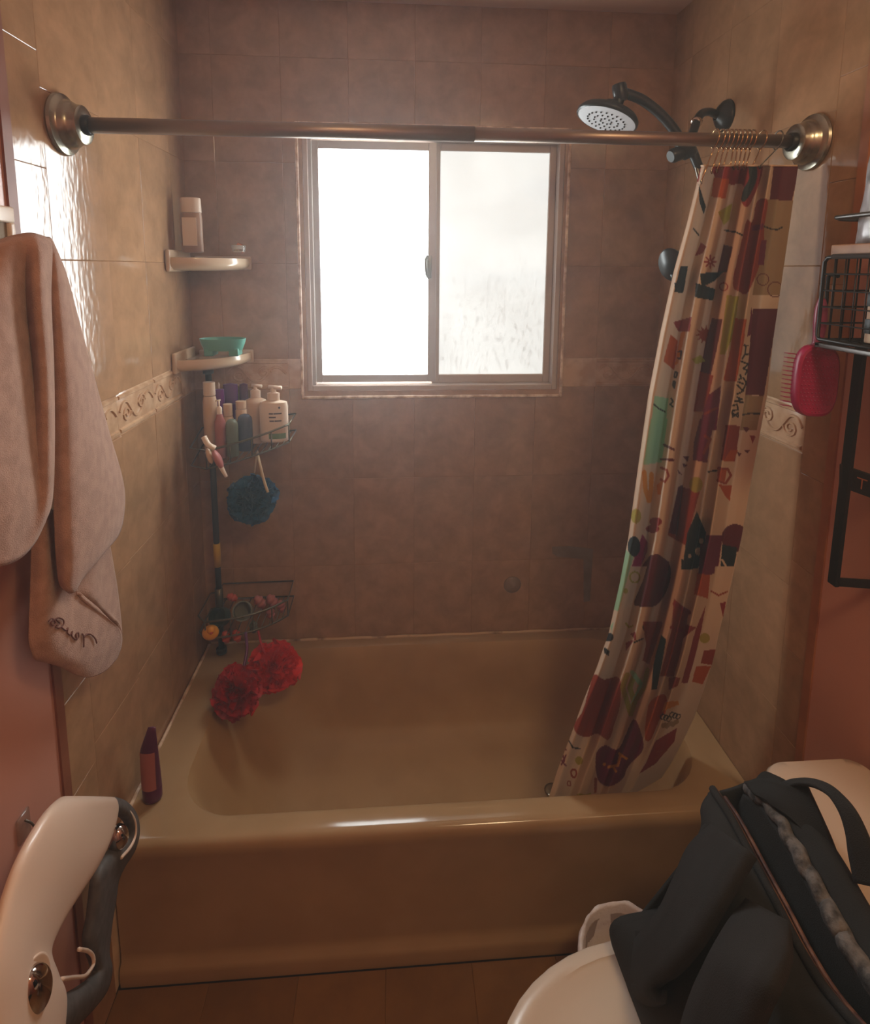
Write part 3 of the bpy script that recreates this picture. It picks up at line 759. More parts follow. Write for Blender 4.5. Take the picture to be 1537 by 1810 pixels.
obj('spray_face', xf(lathe([(.001, .0115), (.035, .0115), (.056, .011), (.0625, .0095)], n=40, cap=False), hm), m_face, sh)
nz = []
for r, k in ((.012, 8), (.026, 14), (.040, 22)):
    for i in range(k):
        a = 2*math.pi*i/k; nz.append(xf(lathe([(.0019, .010), (.0019, .0135), (.0009, .0142)], (r*math.cos(a), r*math.sin(a), 0), 6), hm))
obj('nozzles', join(*nz), m_nozzle, sh, kind='stuff')
# hand shower hanging behind the curtain on its hose
hs = thing('hand_shower', ym((1185, 470), .20), 'black hand shower hanging behind the left edge of the printed curtain', 'shower')
h0 = ym((1187, 468), .20)
obj('spray_head', xf(lathe([(.001, -.014), (.020, -.013), (.032, -.006), (.034, .002), (.031, .008), (.001, .009)], n=26, sy=1.25), axis_mat(h0, (-.75, -.45, -.35))), m_black, hs)
obj('handle', tube(crv([h0+Vector((.008, 0, -.02)), ym((1197, 505), .21), ym((1207, 545), .22), ym((1214, 590), .225)], 5), .011, 12), m_black, hs)
obj('hose', tube(crv([ym((1214, 590), .225), ym((1240, 700), .25), ym((1270, 640), .27), ym((1275, 450), .28), ym((1240, 330), .29), ym((1229, 288), Yh)], 8), .006, 8), m_latch, hs)

gB = 'bottles in the upper caddy basket'
# ------------------------------------------------------------------ corner shelves and what stands on them
def corner_shelf(name, ztop, r, label):
    t = thing(name, (.06, D-.06, ztop-.03), label, 'shelf')
    def q(rr, z, k=14): return [Vector((rr*math.sin(math.pi/2*i/k), D-rr*math.cos(math.pi/2*i/k), z)) for i in range(k+1)]
    # top plate with a raised front rim
    rings = [q(r*.55, ztop-.034), q(r*.90, ztop-.030), q(r*.985, ztop-.020), q(r, ztop-.010), q(r*.985, ztop+.004), q(r*.955, ztop+.005), q(r*.93, ztop-.003), q(r*.30, ztop-.004), q(.004, ztop-.004)]
    m = len(rings[0]); V = [p for R_ in rings for p in R_]
    F = [[i*m+k, i*m+k+1, (i+1)*m+k+1, (i+1)*m+k] for i in range(len(rings)-1) for k in range(m-1)]
    o = obj('shelf_plate', (V, F), m_ceram, t, auto=60)
    obj('wall_flange', bbox(.0005, .014, D-r-.004, D-.02, ztop-.036, ztop+.026, .005), m_ceram, t)
    obj('wall_flange', bbox(.02, r+.004, D-.014, D-.0005, ztop-.030, ztop+.012, .005), m_ceram, t)
    return t
corner_shelf('corner_shelf', 1.672, .190, 'upper cream ceramic corner shelf holding the beige bottle')
corner_shelf('corner_shelf', 1.378, .186, 'lower cream ceramic corner shelf under the turquoise soap dish')

def bottle(name, px, pb, ptop, pw, y, prof, mt, label, group=None, sy=.7, rot=0, parts=(), cat='bottle', n=24):
    """prof: [(relative radius, relative height)]; sized so that it stands pb..ptop at depth y."""
    b = at('y', y, (px, pb)); tp = at('y', y, (px, ptop)); b = b.copy()
    if group == gB: b.z = L1.z-.055+(R1.z-L1.z)*min(1, max(0, (b.x-L1.x)/(R1.x-L1.x)))+.0045
    w = (at('y', y, (px+pw/2, pb))-at('y', y, (px-pw/2, pb))).length/2
    H = tp.z-b.z
    t = thing(name, b, label, cat, group)
    for pname, pr, pm in ((None, prof, mt),)+tuple(parts):
        obj(pname or 'body', lathe([(max(r*w, 1e-4), h*H) for r, h in pr], b, n, sy=sy, rot=rot), pm, t, auto=50)
    return t, b, w, H
t, b, w, H = bottle('lotion_bottle', 341, 447, 350, 38, .60, [(.86, 0), (1, .02), (1, .60), (.96, .70), (.95, .73)], m_tan, 'beige bottle with white flip cap on the upper corner shelf', sy=.62,
       parts=(('cap', [(.95, .735), (.97, .74), (.93, .98), (.88, 1.0), (.001, 1.0)], m_wht),))
obj('front_label', xf(box(-.02, .02, -.0012, 0, .02, .10), Matrix.Translation(Vector((b.x, b.y-w*.62-.0004, b.z)))), m_wht, t, smooth=False)
g = at('y', .62, (422, 447))
rh = thing('clear_cup', g, 'small clear dish with added gold glint piece on the upper corner shelf', 'dish')
obj('dish_wall', lathe([(.014, .001), (.019, .006), (.021, .022), (.0195, .022), (.0175, .007), (.001, .003)], g, 20, cap=False), m_clear, rh)
obj('glint_piece', xf(bbox(-.012, .012, -.004, .004, 0, .022, .003), Matrix.Translation(g+Vector((-.002, .0, .006))) @ Matrix.Rotation(.5, 4, 'Y')), m_gold, rh)  # gold sliver added to stand in for a warm reflected glint

# turquoise soap dish: oval tray on two feet
sa, sb = at('y', .60, (395, 628)), at('y', .60, (395, 598))
sd = thing('soap_dish', sa, 'turquoise oval soap dish on the lower corner shelf', 'dish')
H = sb.z-sa.z
pr = [(.046, .30), (.056, .32), (.064, .70), (.068, 1.0), (.0655, 1.0), (.061, .72), (.052, .55), (.001, .54)]
obj('tray', lathe([(r, h*H) for r, h in pr], sa, 32, sy=.60, cap=False), m_teal, sd, auto=60)
obj('tray_base', lathe([(.001, .30*H), (.046, .30*H)], sa, 32, sy=.6, cap=False), m_teal, sd)
for sx_ in (-1, 1): obj('foot', bbox(sa.x+sx_*.036-.014, sa.x+sx_*.036+.014, sa.y-.026, sa.y+.026, sa.z+.0005, sa.z+.46*H, .003), m_teal, sd)

# ------------------------------------------------------------------ corner pole caddy
PXX, PYY = .061, .655
cad = thing('corner_caddy', (PXX, PYY, .375), 'dark tension-pole corner caddy with two wire baskets', 'caddy')
obj('pole', join(tube([(PXX, PYY, .376), (PXX, PYY, 1.335)], .0095, 14), tube([(PXX, PYY, .376), (PXX, PYY, .392)], .017, 16), tube([(PXX, PYY, 1.322), (PXX, PYY, 1.341)], .016, 16)), m_pole, cad)
la, lb = at('y', PYY, (378, 960)), at('y', PYY, (378, 1001))
obj('yellow_label', tube([(PXX, PYY, lb.z), (PXX, PYY, la.z)], .0112, 14), m_yellow, cad, label='yellow paper label wrapped round the pole')
def basket(l, r, drop, bulge, mt):
    """front rail l -> r, floor drop below; corner at the pole."""
    l, r = Vector(l), Vector(r); p = Vector((PXX, PYY, (l.z+r.z)/2)); c = (l+r)/2+Vector((bulge, -bulge, 0))
    mid = [l, l.lerp(c, .5)+Vector((bulge*.25, -bulge*.25, 0)), c, c.lerp(r, .5)+Vector((bulge*.25, -bulge*.25, 0)), r]
    rail = crv(mid, 5); dn = Vector((0, 0, -drop)); gs = []
    gs.append(tube(rail, .0032, 8)); low = [q_+dn for q_ in rail]; gs.append(tube(low, .0028, 8))
    for i in range(0, len(rail), 5): gs.append(tube([rail[i], low[i]], .0022, 6))
    for k_, a in enumerate((l, r)):
        for dd in (Vector((0, 0, 0)), dn):
            c_ = [a, Vector((.037, a.y+.035, a.z)), Vector((.037, p.y-.01, p.z)), p] if k_ == 0 else [a, Vector((a.x, .703, a.z)), Vector((p.x, .703, p.z)), p]
            gs.append(tube([v_+dd for v_ in c_], .0026, 8))
    for i in range(0, len(low), 2): gs.append(tube([low[i], Vector((low[i].x, .700, low[i].z))], .0016, 6))
    gs.append(tube([p+Vector((0, 0, .012)), p+dn-Vector((0, 0, .012))], .013, 12))
    return join(*gs)
L1, R1 = at('y', .500, (364, 797)), at('y', .572, (510, 750))
obj('upper_basket', basket(L1, R1, .055, .012, m_wire), m_wire, cad)
hk0 = at('y', .60, (455, 797))
obj('cord_hook', tube(crv([hk0+Vector((0, .01, .010)), hk0+Vector((0, 0, -.004)), hk0+Vector((.0, -.010, .0))], 5), .0022, 6), m_wire, cad)
L2, R2 = at('y', .49, (362, 1100)), at('y', .590, (508, 1060))
obj('lower_basket', basket(L2, R2, .055, .02, m_wire), m_wire, cad)

pump = lambda base, tw: (('collar', [(tw, .70+base), (tw, .84+base), (tw*.9, .85+base)], m_wht),)
def pump_head(t, b, H, w, mt, d=(1, -.25, 0)):
    d = Vector(d).normalized(); top = b+Vector((0, 0, H))
    obj('pump_nozzle', join(tube([top-Vector((0, 0, H*.16)), top-Vector((0, 0, H*.02))], w*.16, 10), tube([top-d*w*.32-Vector((0, 0, .002)), top+d*w*.62-Vector((0, 0, .004))], w*.15, 10)), mt, t)
bottle('shampoo_bottle', 375, 800, 675, 25, .615, [(.8, 0), (1, .03), (1.0, .72), (.85, .80), (.8, .81)], m_cream, 'tall pale bottle with square cap, by the caddy pole in the upper basket', gB, .8,
       parts=(('cap', [(.8, .82), (.85, .83), (.82, 1.0), (.001, 1.0)], m_wht),))
bottle('purple_bottle', 391, 780, 687, 18, .645, [(.9, 0), (1, .03), (1, .60), (.95, .66)], m_purple, 'short purple bottle with white nozzle, left of its purple neighbours', gB, .8,
       parts=(('cap', [(.95, .67), (1, .69), (.95, .99), (.001, 1.0)], m_purple), ('nozzle', [(.12, .6), (.12, 1.02), (.2, 1.06), (.05, 1.1)], m_wht)))
bottle('purple_bottle', 411, 778, 677, 26, .680, [(.9, 0), (1, .03), (1, .62), (.92, .68)], m_purple, 'wide purple bottle behind the small bottles in the upper basket', gB, .5,
       parts=(('cap', [(.92, .69), (.98, .70), (.98, .98), (.001, 1.0)], m_purple),))
bottle('purple_bottle', 434, 775, 677, 16, .688, [(.9, 0), (1, .03), (1, .62), (.92, .68)], m_plum, 'narrow dark purple bottle beside the cream pump bottle', gB, .5,
       parts=(('cap', [(.92, .69), (.98, .70), (.9, .98), (.001, 1.0)], m_plum),))
t, b, w, H = bottle('pump_bottle', 391, 803, 706, 19, .575, [(.9, 0), (1, .03), (1, .62), (.6, .72), (.5, .75)], m_pinktoy, 'small pinkish pump bottle behind the basket rail', gB, .85,
       parts=(('collar', [(.5, .755), (.5, .86), (.3, .88)], m_wht),)); pump_head(t, b, H, w, m_wht, (-1, -.4, 0))
bottle('squeeze_bottle', 406, 803, 713, 20, .618, [(.9, 0), (1, .03), (1, .66), (.8, .74)], m_cream, 'beige bottle with flat cap behind the grey-green bottle', gB, .85,
       parts=(('cap', [(.78, .75), (.82, .76), (.80, .99), (.001, 1.0)], m_cream),))
bottle('small_bottle', 412, 811, 740, 22, .560, [(.9, 0), (1, .04), (1, .80), (.92, .90), (.6, .97), (.001, 1.0)], m_green, 'grey-green rounded bottle standing at the front rail', gB, .9)
bottle('small_bottle', 435, 806, 731, 26, .590, [(.9, 0), (1, .04), (1, .80), (.92, .90), (.6, .97), (.001, 1.0)], m_blue, 'blue-grey rounded bottle standing at the front rail', gB, .8)
bottle('square_bottle', 429, 795, 708, 20, .632, [(.95, 0), (1, .02), (1, .80), (.9, .82)], m_cream, 'beige square-capped bottle between the purple and cream pump bottles', gB, .8,
       parts=(('cap', [(.9, .83), (.92, .84), (.92, .99), (.001, 1.0)], m_cream),))
t, b, w, H = bottle('pump_bottle', 455, 796, 680, 40, .655, [(.9, 0), (1, .02), (1, .68), (.9, .74), (.5, .775)], m_cream, 'cream pump bottle half hidden behind the labelled white one', gB, .55,
       parts=(('collar', [(.42, .775), (.45, .78), (.45, .90), (.25, .92)], m_wht),)); pump_head(t, b, H, w, m_wht)
t, b, w, H = bottle('pump_bottle', 486, 795, 683, 50, .612, [(.86, 0), (.97, .02), (1, .06), (1, .64), (.93, .72), (.45, .75)], m_wht, 'white pump bottle with printed label and green band', gB, .5,
       parts=(('collar', [(.42, .755), (.44, .76), (.44, .88), (.2, .90), (.2, .95)], m_wht),), n=36); pump_head(t, b, H, w, m_wht)
fm = lambda z0, z1, w0, w1: box(w0, w1, -.0010, .0, z0, z1)
def front(ge, b, w, sy, mt, name, t): 
    V = [Vector((b.x+v.x, b.y-w*sy*math.sqrt(max(0, 1-(v.x/w)**2))+v.y, b.z+v.z)) for v in ge[0]]
    obj(name, (V, ge[1]), mt, t, smooth=False)
def strip(x0, x1, z0, z1, k=8):
    V = []; 
    for i in range(k+1):
        for z in (z0, z1): V.append(Vector((x0+(x1-x0)*i/k, -.0006, z)))
    return V, [[2*i, 2*i+2, 2*i+3, 2*i+1] for i in range(k)]
front(strip(-.3*w, .85*w, .07*H, .17*H), b, w, .5, m_lgreen, 'label_band', t)
# printed lines of the label
zz = .52*H
for row, dashes in enumerate((((-.25, .05), (.08, .62)), ((-.25, .22),), ((-.22, .10), (.13, .60)))):
    for a_, b_ in dashes:
        front(strip(a_*w, b_*w, zz-row*.0115, zz-row*.0115+.0042, 4), b, w, .5, m_ink, 'label_print', t)
front(sph((.48*w, -.001, .64*H), .0035, 10, 6, (1, .3, 1)), b, w, .5, m_blue, 'label_mark', t)

# razor hanging over the caddy's left end and the sponge brush
rb = at('y', 0.488, (375, 800))
br = thing('bath_brush', rb, 'pinkish bath brush with white handle hooked on the upper basket', 'brush')
obj('brush_handle', tube(crv([at('y', 0.483, (360, 772)), at('y', 0.476, (368, 786)), at('y', 0.478, (380, 793))], 6), .0085, 12), m_wht, br)
obj('brush_pad', xf(sph((0, 0, 0), .030, 20, 12, (.5, .35, 1.0)), axis_mat(at('y', 0.478, (385, 812)), at('y', 0.478, (398, 838))-at('y', 0.478, (376, 795)))), m_pinktoy, br)
obj('brush_tip', tube(crv([at('y', 0.478, (389, 822)), at('y', 0.476, (395, 834)), at('y', 0.475, (400, 843))], 4), .0075, 10, taper=lambda t: 1-.4*t), m_wht, br)
obj('side_pad', xf(sph((0, 0, 0), .024, 16, 10, (.4, .35, 1.0)), axis_mat(at('y', 0.485, (370, 806)), (.25, 0, -1))), m_cream, br)

def loofah(name, c, r, mt, label, seed, sc=(1, 1, 1), group=None):
    """mesh puff: many crumpled ruffles on a ball."""
    rnd = random.Random(seed); gs = []
    for k in range(46):
        ax = Vector((rnd.gauss(0, 1), rnd.gauss(0, 1), rnd.gauss(0, 1))).normalized()
        u = ax.orthogonal().normalized(); v = ax.cross(u); off = rnd.uniform(-.7, .7)
        rr = math.sqrt(1-off*off); ph = rnd.uniform(0, 6.28); nw = rnd.randint(4, 7); m = 64; ro = rnd.uniform(.80, 1.13); wa = rnd.uniform(.14, .26)
        V, F_ = [], []
        for i in range(m):
            a = 2*math.pi*i/m
            base = ax*off+(u*math.cos(a)+v*math.sin(a))*rr
            wob = wa*math.sin(nw*a+ph)+.09*math.sin((nw*2+1)*a+ph*2)
            for q_, d in ((.52, 0), (.78, .6), (ro+.09*math.sin(3*a+ph)+rnd.uniform(-.04, .04), 1)):
                p = (base+ax*wob*d).normalized()*q_
                V.append(Vector((p.x*sc[0], p.y*sc[1], p.z*sc[2]))*r+Vector(c))
        for i in range(m):
            j = (i+1) % m
            for q_ in range(2): F_.append([i*3+q_, j*3+q_, j*3+q_+1, i*3+q_+1])
        gs.append((V, F_))
    core = sph(c, r*.62, 20, 12, sc)
    t = thing(name, Vector(c)-Vector((0, 0, r)), label, 'loofah', group)
    obj('mesh_ruffles', join(core, *gs), mt, t)
    return t
bc = at('y', .585, (446, 882))
bl = loofah('loofah', bc, .068, m_bluel, 'blue mesh loofah hanging below the upper basket', 3, (1.05, .85, 1.0))
obj('hanging_cord', tube(crv([hk0+Vector((0, -.008, .002)), at('y', .53, (459, 820)), at('y', .525, (466, 848)), at('y', .525, (473, 870))], 6), .0042, 8), m_cord, bl)
obj('hanging_cord', tube(crv([hk0+Vector((0, -.006, .002)), at('y', .55, (452, 815)), at('y', .56, (449, 835))], 6), .0028, 8), m_cord, bl)
rc1 = at('y', .400, (417, 1224)); rc2 = at('y', .53, (485, 1179))
r1 = loofah('loofah', rc1, .063, m_redl, 'crimson mesh loofah, the lower of the two red ones', 5, (1.0, .85, 1.15))
r2 = loofah('loofah', rc2, .073, m_redo, 'scarlet mesh loofah hanging under the lower basket', 8, (1.05, .85, 1.0))
obj('hanging_cord', tube(crv([at('y', .50, (434, 1118)), at('y', .46, (436, 1150)), at('y', .42, (428, 1190))], 6), .0045, 8), m_plum, r1)
obj('hanging_cord', tube(crv([at('y', .53, (456, 1115)), at('y', .51, (462, 1140)), at('y', .50, (470, 1160))], 6), .0035, 8), m_redl, r2)

# bath toys in the lower basket
dk = at('y', .50, (372, 1118))
d = thing('bath_toy_duck', dk-Vector((0, 0, .022)), 'small yellow duck-shaped bath toy at the lower basket\'s front', 'toy')
obj('body', sph(dk, .0235, 18, 12, (1.05, .95, .9)), m_duck, d); obj('head', sph(dk+Vector((.006, -.012, .016)), .012, 14, 10), m_duck, d); obj('beak', sph(dk+Vector((.010, -.024, .014)), .005, 10, 6, (1, 1.3, .5)), m_redtoy, d)
def ringtoy(c, r, h, mt, ax, label, name='toy_cup', group='bath toys in the lower basket'):
    obj(name, xf(lathe([(.001, 0), (r*.8, 0), (r, .1*h), (r, h), (r*.86, h), (r*.84, .15*h), (.001, .12*h)], n=24, cap=False), axis_mat(c, ax)), mt, label=label, cat='toy', group=group, auto=50)
ringtoy(at('y', .57, (430, 1080)), .030, .045, m_grtoy, (.15, -.8, .5), 'grey-green toy cup with its mouth towards the room')
ringtoy(at('y', .56, (394, 1090)), .028, .04, m_dktoy, (-.2, -.8, .5), 'dark green toy cup next to the pole')
def rib_toy(c, d, n, r, mt, label, name='rubber_toy'):
    c = Vector(c); d = Vector(d).normalized(); prof = []
    for i in range(n*6+1):
        t = i/(n*6); prof.append((max(.001, r*(math.sin(math.pi*min(1, max(0, t)))**.35)*(.88+.12*math.cos(t*n*6.283))), (t-.5)*n*r*.95))
    obj(name, xf(lathe(prof, n=14), axis_mat(c, d)), mt, label=label, cat='toy', group='bath toys in the lower basket')
rib_toy(at('y', .63, (410, 1056)), (.8, .2, -.5), 3, .013, m_redtoy, 'coral ribbed rubber toy at the top of the lower basket')
rib_toy(at('y', .62, (459, 1064)), (.5, .1, -.8), 3, .017, m_pinktoy, 'pink ribbed rubber toy beside the grey-green cup')
rib_toy(at('y', .635, (481, 1062)), (.5, .1, -.8), 3, .017, m_pinktoy, 'pink ribbed rubber toy between two other pink ones')
rib_toy(at('y', .64, (497, 1072)), (.3, .0, -1), 3, .015, m_pinktoy, 'pink ribbed rubber toy at the basket\'s wall end')
rib_toy(at('y', .60, (478, 1084)), (.1, .0, -1), 3, .014, m_pinktoy, 'pink ribbed rubber toy lying low in the basket')
rib_toy(at('y', .52, (399, 1126)), (.2, 0, -1), 3, .014, m_redtoy, 'coral ribbed toy hanging next to the yellow duck')
rib_toy(at('y', .52, (418, 1124)), (.35, 0, -1), 3, .014, m_redtoy, 'coral ribbed toy hanging next to the magenta cord')
rib_toy(at('y', .57, (448, 1108)), (.1, 0, -1), 3, .014, m_grtoy, 'grey ribbed toy under the grey-green cup')

# purple tube on the tub's corner
sb = at('z', .373, (270, 1412))
tb = thing('shampoo_tube', sb, 'purple squeeze tube standing on the tub\'s corner ledge', 'tube')
H = .196; w = .0225
cap = lathe([(.016, 0), (w*.95, .004), (w, .010), (w, .034), (w*.96, .036)], sb, 24, sy=.9)
obj('cap', cap, m_plum, tb, auto=50)
rows = []
for i in range(11):
    t = i/10; z = .037+(H-.037)*t
    fl_ = max(.10, 1-t**1.6*.93); wd = 1-.12*t
    if t > .62: wd *= 1-.55*(t-.62)/.38
    rows.append([sb+Vector((w*wd*math.cos(a)+.011*max(0, t-.62)/.38, w*.9*fl_*math.sin(a)-.004*t, z)) for a in [2*math.pi*k/20 for k in range(20)]])
V = [p for r_ in rows for p in r_]; F = [[i*20+k, i*20+(k+1) % 20, (i+1)*20+(k+1) % 20, (i+1)*20+k] for i in range(10) for k in range(20)]+[[200+k for k in range(20)]]
obj('tube_body', (V, F), m_plum, tb)
ro = []
for i in range(0, 7):
    t = i/10*1.0; z = .040+(H-.037)*t; fl_ = max(.1, 1-t**1.6*.93)
    ro.append([sb+Vector((w*1.015*math.cos(a), w*.92*fl_*math.sin(a)-.004*t-.0006, z)) for a in np.linspace(-2.5, -.75, 9)])
V = [p for r_ in ro for p in r_]; F = [[i*9+k, i*9+k+1, (i+1)*9+k+1, (i+1)*9+k] for i in range(6) for k in range(8)]
obj('front_label', (V, F), m_pinktoy, tb)

# ------------------------------------------------------------------ towel on the left wall
fr = thing('wall_plaque', (0, -.36, 1.66), 'white framed brown plaque on the pink wall above the towel', 'plaque')
q0, q1 = at('x', .004, (16, 366)), at('x', .004, (17, 432))
py1, pz1 = q0.y, q0.z; pz0 = pz1-.115; py0 = py1-.115; xw = -.002
obj('frame', join(bbox(xw, .012, py0, py1, pz1-.026, pz1, .003), bbox(xw, .012, py0, py1, pz0, pz0+.020, .003), bbox(xw, .012, py0, py0+.018, pz0+.02, pz1-.026, .003), bbox(xw, .012, py1-.014, py1, pz0+.02, pz1-.026, .003)), m_wht, fr)
obj('panel', box(xw, .006, py0+.018, py1-.014, pz0+.02, pz1-.026), m_patch, fr, smooth=False, label='brown panel')

def sheet(rows, nu, nv): return crgrid([[at('x', x, (px, py)) for px, py, x in r] for r in rows], nu, nv)
A = sheet([
    [(-70, 445, .05), (-30, 440, .06), (10, 424, .075), (42, 416, .09), (62, 416, .095), (84, 423, .085)],
    [(-75, 462, .07), (-32, 458, .085), (8, 446, .100), (42, 440, .105), (66, 438, .118), (88, 442, .105)],
    [(-80, 540, .085), (-35, 538, .11), (6, 536, .115), (44, 534, .100), (68, 534, .128), (86, 530, .108)],
    [(-85, 660, .09), (-35, 660, .12), (14, 660, .12), (55, 660, .104), (78, 660, .128), (91, 656, .108)],
    [(-90, 800, .09), (-35, 800, .125), (18, 800, .122), (60, 800, .112), (82, 800, .125), (92, 798, .108)],
    [(-90, 900, .09), (-38, 905, .12), (12, 905, .125), (58, 898, .115), (80, 892, .12), (88, 884, .105)],
    [(-92, 985, .085), (-45, 1000, .11), (0, 1000, .115), (34, 985, .112), (58, 958, .11), (76, 922, .10)]], 8, 8)
B = sheet([
    [(76, 424, .075), (84, 421, .08), (90, 428, .078), (95, 440, .07)],
    [(86, 470, .088), (94, 462, .098), (104, 466, .094), (114, 486, .07)],
    [(88, 540, .09), (102, 540, .106), (120, 545, .098), (134, 560, .068)],
    [(92, 640, .09), (112, 640, .108), (138, 640, .10), (156, 640, .07)],
    [(94, 760, .09), (122, 760, .11), (162, 760, .10), (188, 758, .07)],
    [(95, 860, .09), (128, 860, .112), (184, 856, .10), (214, 848, .072)],
    [(97, 930, .09), (130, 930, .112), (190, 920, .10), (217, 900, .074)],
    [(101, 985, .09), (128, 985, .112), (172, 978, .104), (206, 946, .078)],
    [(108, 1028, .092), (120, 1034, .106), (138, 1026, .104), (166, 990, .088)],
    [(118, 1040, .094), (124, 1045, .10), (130, 1044, .10), (136, 1030, .094)]], 8, 7)
Cc = sheet([
    [(58, 900, .05), (80, 900, .062), (104, 905, .060), (120, 910, .055), (130, 920, .052)],
    [(57, 970, .052), (80, 972, .070), (104, 980, .062), (122, 1000, .060), (130, 1035, .066)],
    [(54, 1050, .054), (82, 1048, .074), (110, 1044, .066), (128, 1044, .070), (146, 1056, .078)],
    [(51, 1100, .054), (84, 1090, .074), (124, 1076, .072), (160, 1076, .074), (184, 1086, .078)],
    [(51, 1135, .054), (90, 1128, .074), (138, 1112, .076), (184, 1104, .074), (208, 1110, .074)],
    [(60, 1160, .052), (98, 1160, .070), (146, 1158, .074), (190, 1140, .072), (213, 1126, .068)],
    [(78, 1166, .05), (104, 1172, .064), (150, 1182, .068), (188, 1168, .064), (211, 1144, .062)],
    [(92, 1168, .05), (112, 1176, .06), (150, 1196, .062), (182, 1186, .060), (204, 1164, .06)]], 8, 8)
Dd = sheet([
    [(150, 985, .05), (166, 985, .052), (180, 970, .052), (191, 962, .05)],
    [(140, 1015, .05), (162, 1016, .056), (182, 1010, .052), (198, 1000, .05)],
    [(132, 1046, .05), (160, 1048, .060), (184, 1046, .054), (205, 1042, .048)],
    [(150, 1062, .05), (172, 1068, .058), (192, 1078, .054), (210, 1086, .047)],
    [(196, 1094, .05), (202, 1098, .055), (208, 1106, .052), (213, 1122, .047)]], 8, 7)
tw = obj('towel', join(A, B, Cc, Dd), m_towel, None, solid=.0075, label='pinkish terry towel hanging in folds on the left wall, embroidered at its corner', cat='towel')
tp = at('x', .1, (50, 420))
strokes = [[(86, 1098), (92, 1093), (98, 1100), (94, 1106), (90, 1100), (98, 1094), (104, 1092), (112, 1096), (112, 1104), (104, 1110), (98, 1108)],
           [(100, 1096), (106, 1102), (100, 1106)], [(108, 1108), (116, 1114), (120, 1110), (119, 1118), (124, 1122), (128, 1116), (127, 1124), (133, 1130), (139, 1126), (138, 1118), (134, 1122), (136, 1131)],
           [(145, 1120), (148, 1126), (148, 1144)], [(148, 1128), (153, 1121), (159, 1121), (164, 1124), (169, 1130), (171, 1137)]]
obj('embroidered_name', join(*[tube(crv([at('x', .0815, p) for p in s_], 4), .0012, 6) for s_ in strokes]), m_thread, tw, label='dark embroidered script')

# ------------------------------------------------------------------ child's toilet seat hung on the left wall
hkp = at('x', .0, (40, 1455))
ah = thing('adhesive_hook', hkp, 'clear adhesive hook on the pink wall above the white seat', 'hook')
obj('hook_plate', bbox(-.003, .004, hkp.y-.016, hkp.y+.016, hkp.z-.030, hkp.z+.018, .003), m_clear, ah)
obj('hook_wire', tube(crv([hkp+Vector((.004, 0, .006)), hkp+Vector((.014, .002, -.004)), hkp+Vector((.020, .002, -.018)), hkp+Vector((.030, .002, -.012)), hkp+Vector((.034, .002, .0))], 5), .0018, 8), m_latch, ah)
ts = thing('training_toilet_seat', at('x', .06, (120, 1800)), 'white and grey child\'s toilet seat with chrome knobs hanging on the left wall', 'toilet seat')
SL = [(108, 1417, .10), (84, 1440, .112), (58, 1480, .118), (32, 1530, .122), (12, 1585, .125), (-2, 1640, .13), (-14, 1695, .135), (-20, 1745, .14), (-18, 1800, .145), (-10, 1850, .15)]
SR = [(200, 1417, .10), (203, 1436, .104), (192, 1478, .112), (170, 1526, .116), (136, 1578, .120), (104, 1630, .125), (83, 1682, .132), (96, 1728, .138), (110, 1768, .142), (104, 1850, .15)]
rows = []
for (a, b) in zip(SL, SR):
    r_ = []
    for k, off in ((0, -.012), (.04, 0), (.5, .008), (.96, 0), (1, -.012)):
        r_.append(at('x', a[2]+(b[2]-a[2])*k+off, (a[0]+(b[0]-a[0])*k, a[1]+(b[1]-a[1])*k)))
    rows.append(r_)
top = [at('x', .085, (p[0], p[1])) for p in ((118, 1419), (128, 1416), (155, 1415), (184, 1416), (196, 1420))]
obj('seat_ring', crgrid([top]+rows, 6, 6), m_seatw, ts, solid=.012)
GP = [(196, 1424, .075), (216, 1430, .073), (230, 1446, .07), (234, 1470, .068), (225, 1496, .066), (203, 1520, .066), (186, 1550, .066), (180, 1590, .066), (175, 1625, .066), (170, 1660, .066), (174, 1690, .066), (180, 1714, .068), (172, 1740, .072), (150, 1764, .08), (122, 1786, .088), (92, 1808, .095), (70, 1830, .10)]
gl = [12, 10, 9, 9, 12, 18, 21, 21, 20, 21, 15, 14, 17, 21, 26, 30, 32]
def gband(P, wid, x_off=0):
    pts = [Vector((p[0], p[1], 0)) for p in P]; L_, R_ = [], []
    for i in range(len(pts)):
        d = (pts[min(i+1, len(pts)-1)]-pts[max(i-1, 0)]).normalized(); nrm = Vector((-d.y, d.x, 0))
        L_.append((pts[i]+nrm*wid[i], P[i][2])); R_.append((pts[i]-nrm*wid[i], P[i][2]))
    return crgrid([[at('x', x-.010, (a.x, a.y)), at('x', x, (a.x*.8+b.x*.2, a.y*.8+b.y*.2)), at('x', x+.006, ((a.x+b.x)/2, (a.y+b.y)/2)), at('x', x, (a.x*.2+b.x*.8, a.y*.2+b.y*.8)), at('x', x-.010, (b.x, b.y))] for (a, x), (b, _) in zip(L_, R_)], 4, 6)
GP = [(a, b, x+.017) for a, b, x in GP]
obj('side_frame', gband(GP, gl), m_seatg, ts, solid=.010)

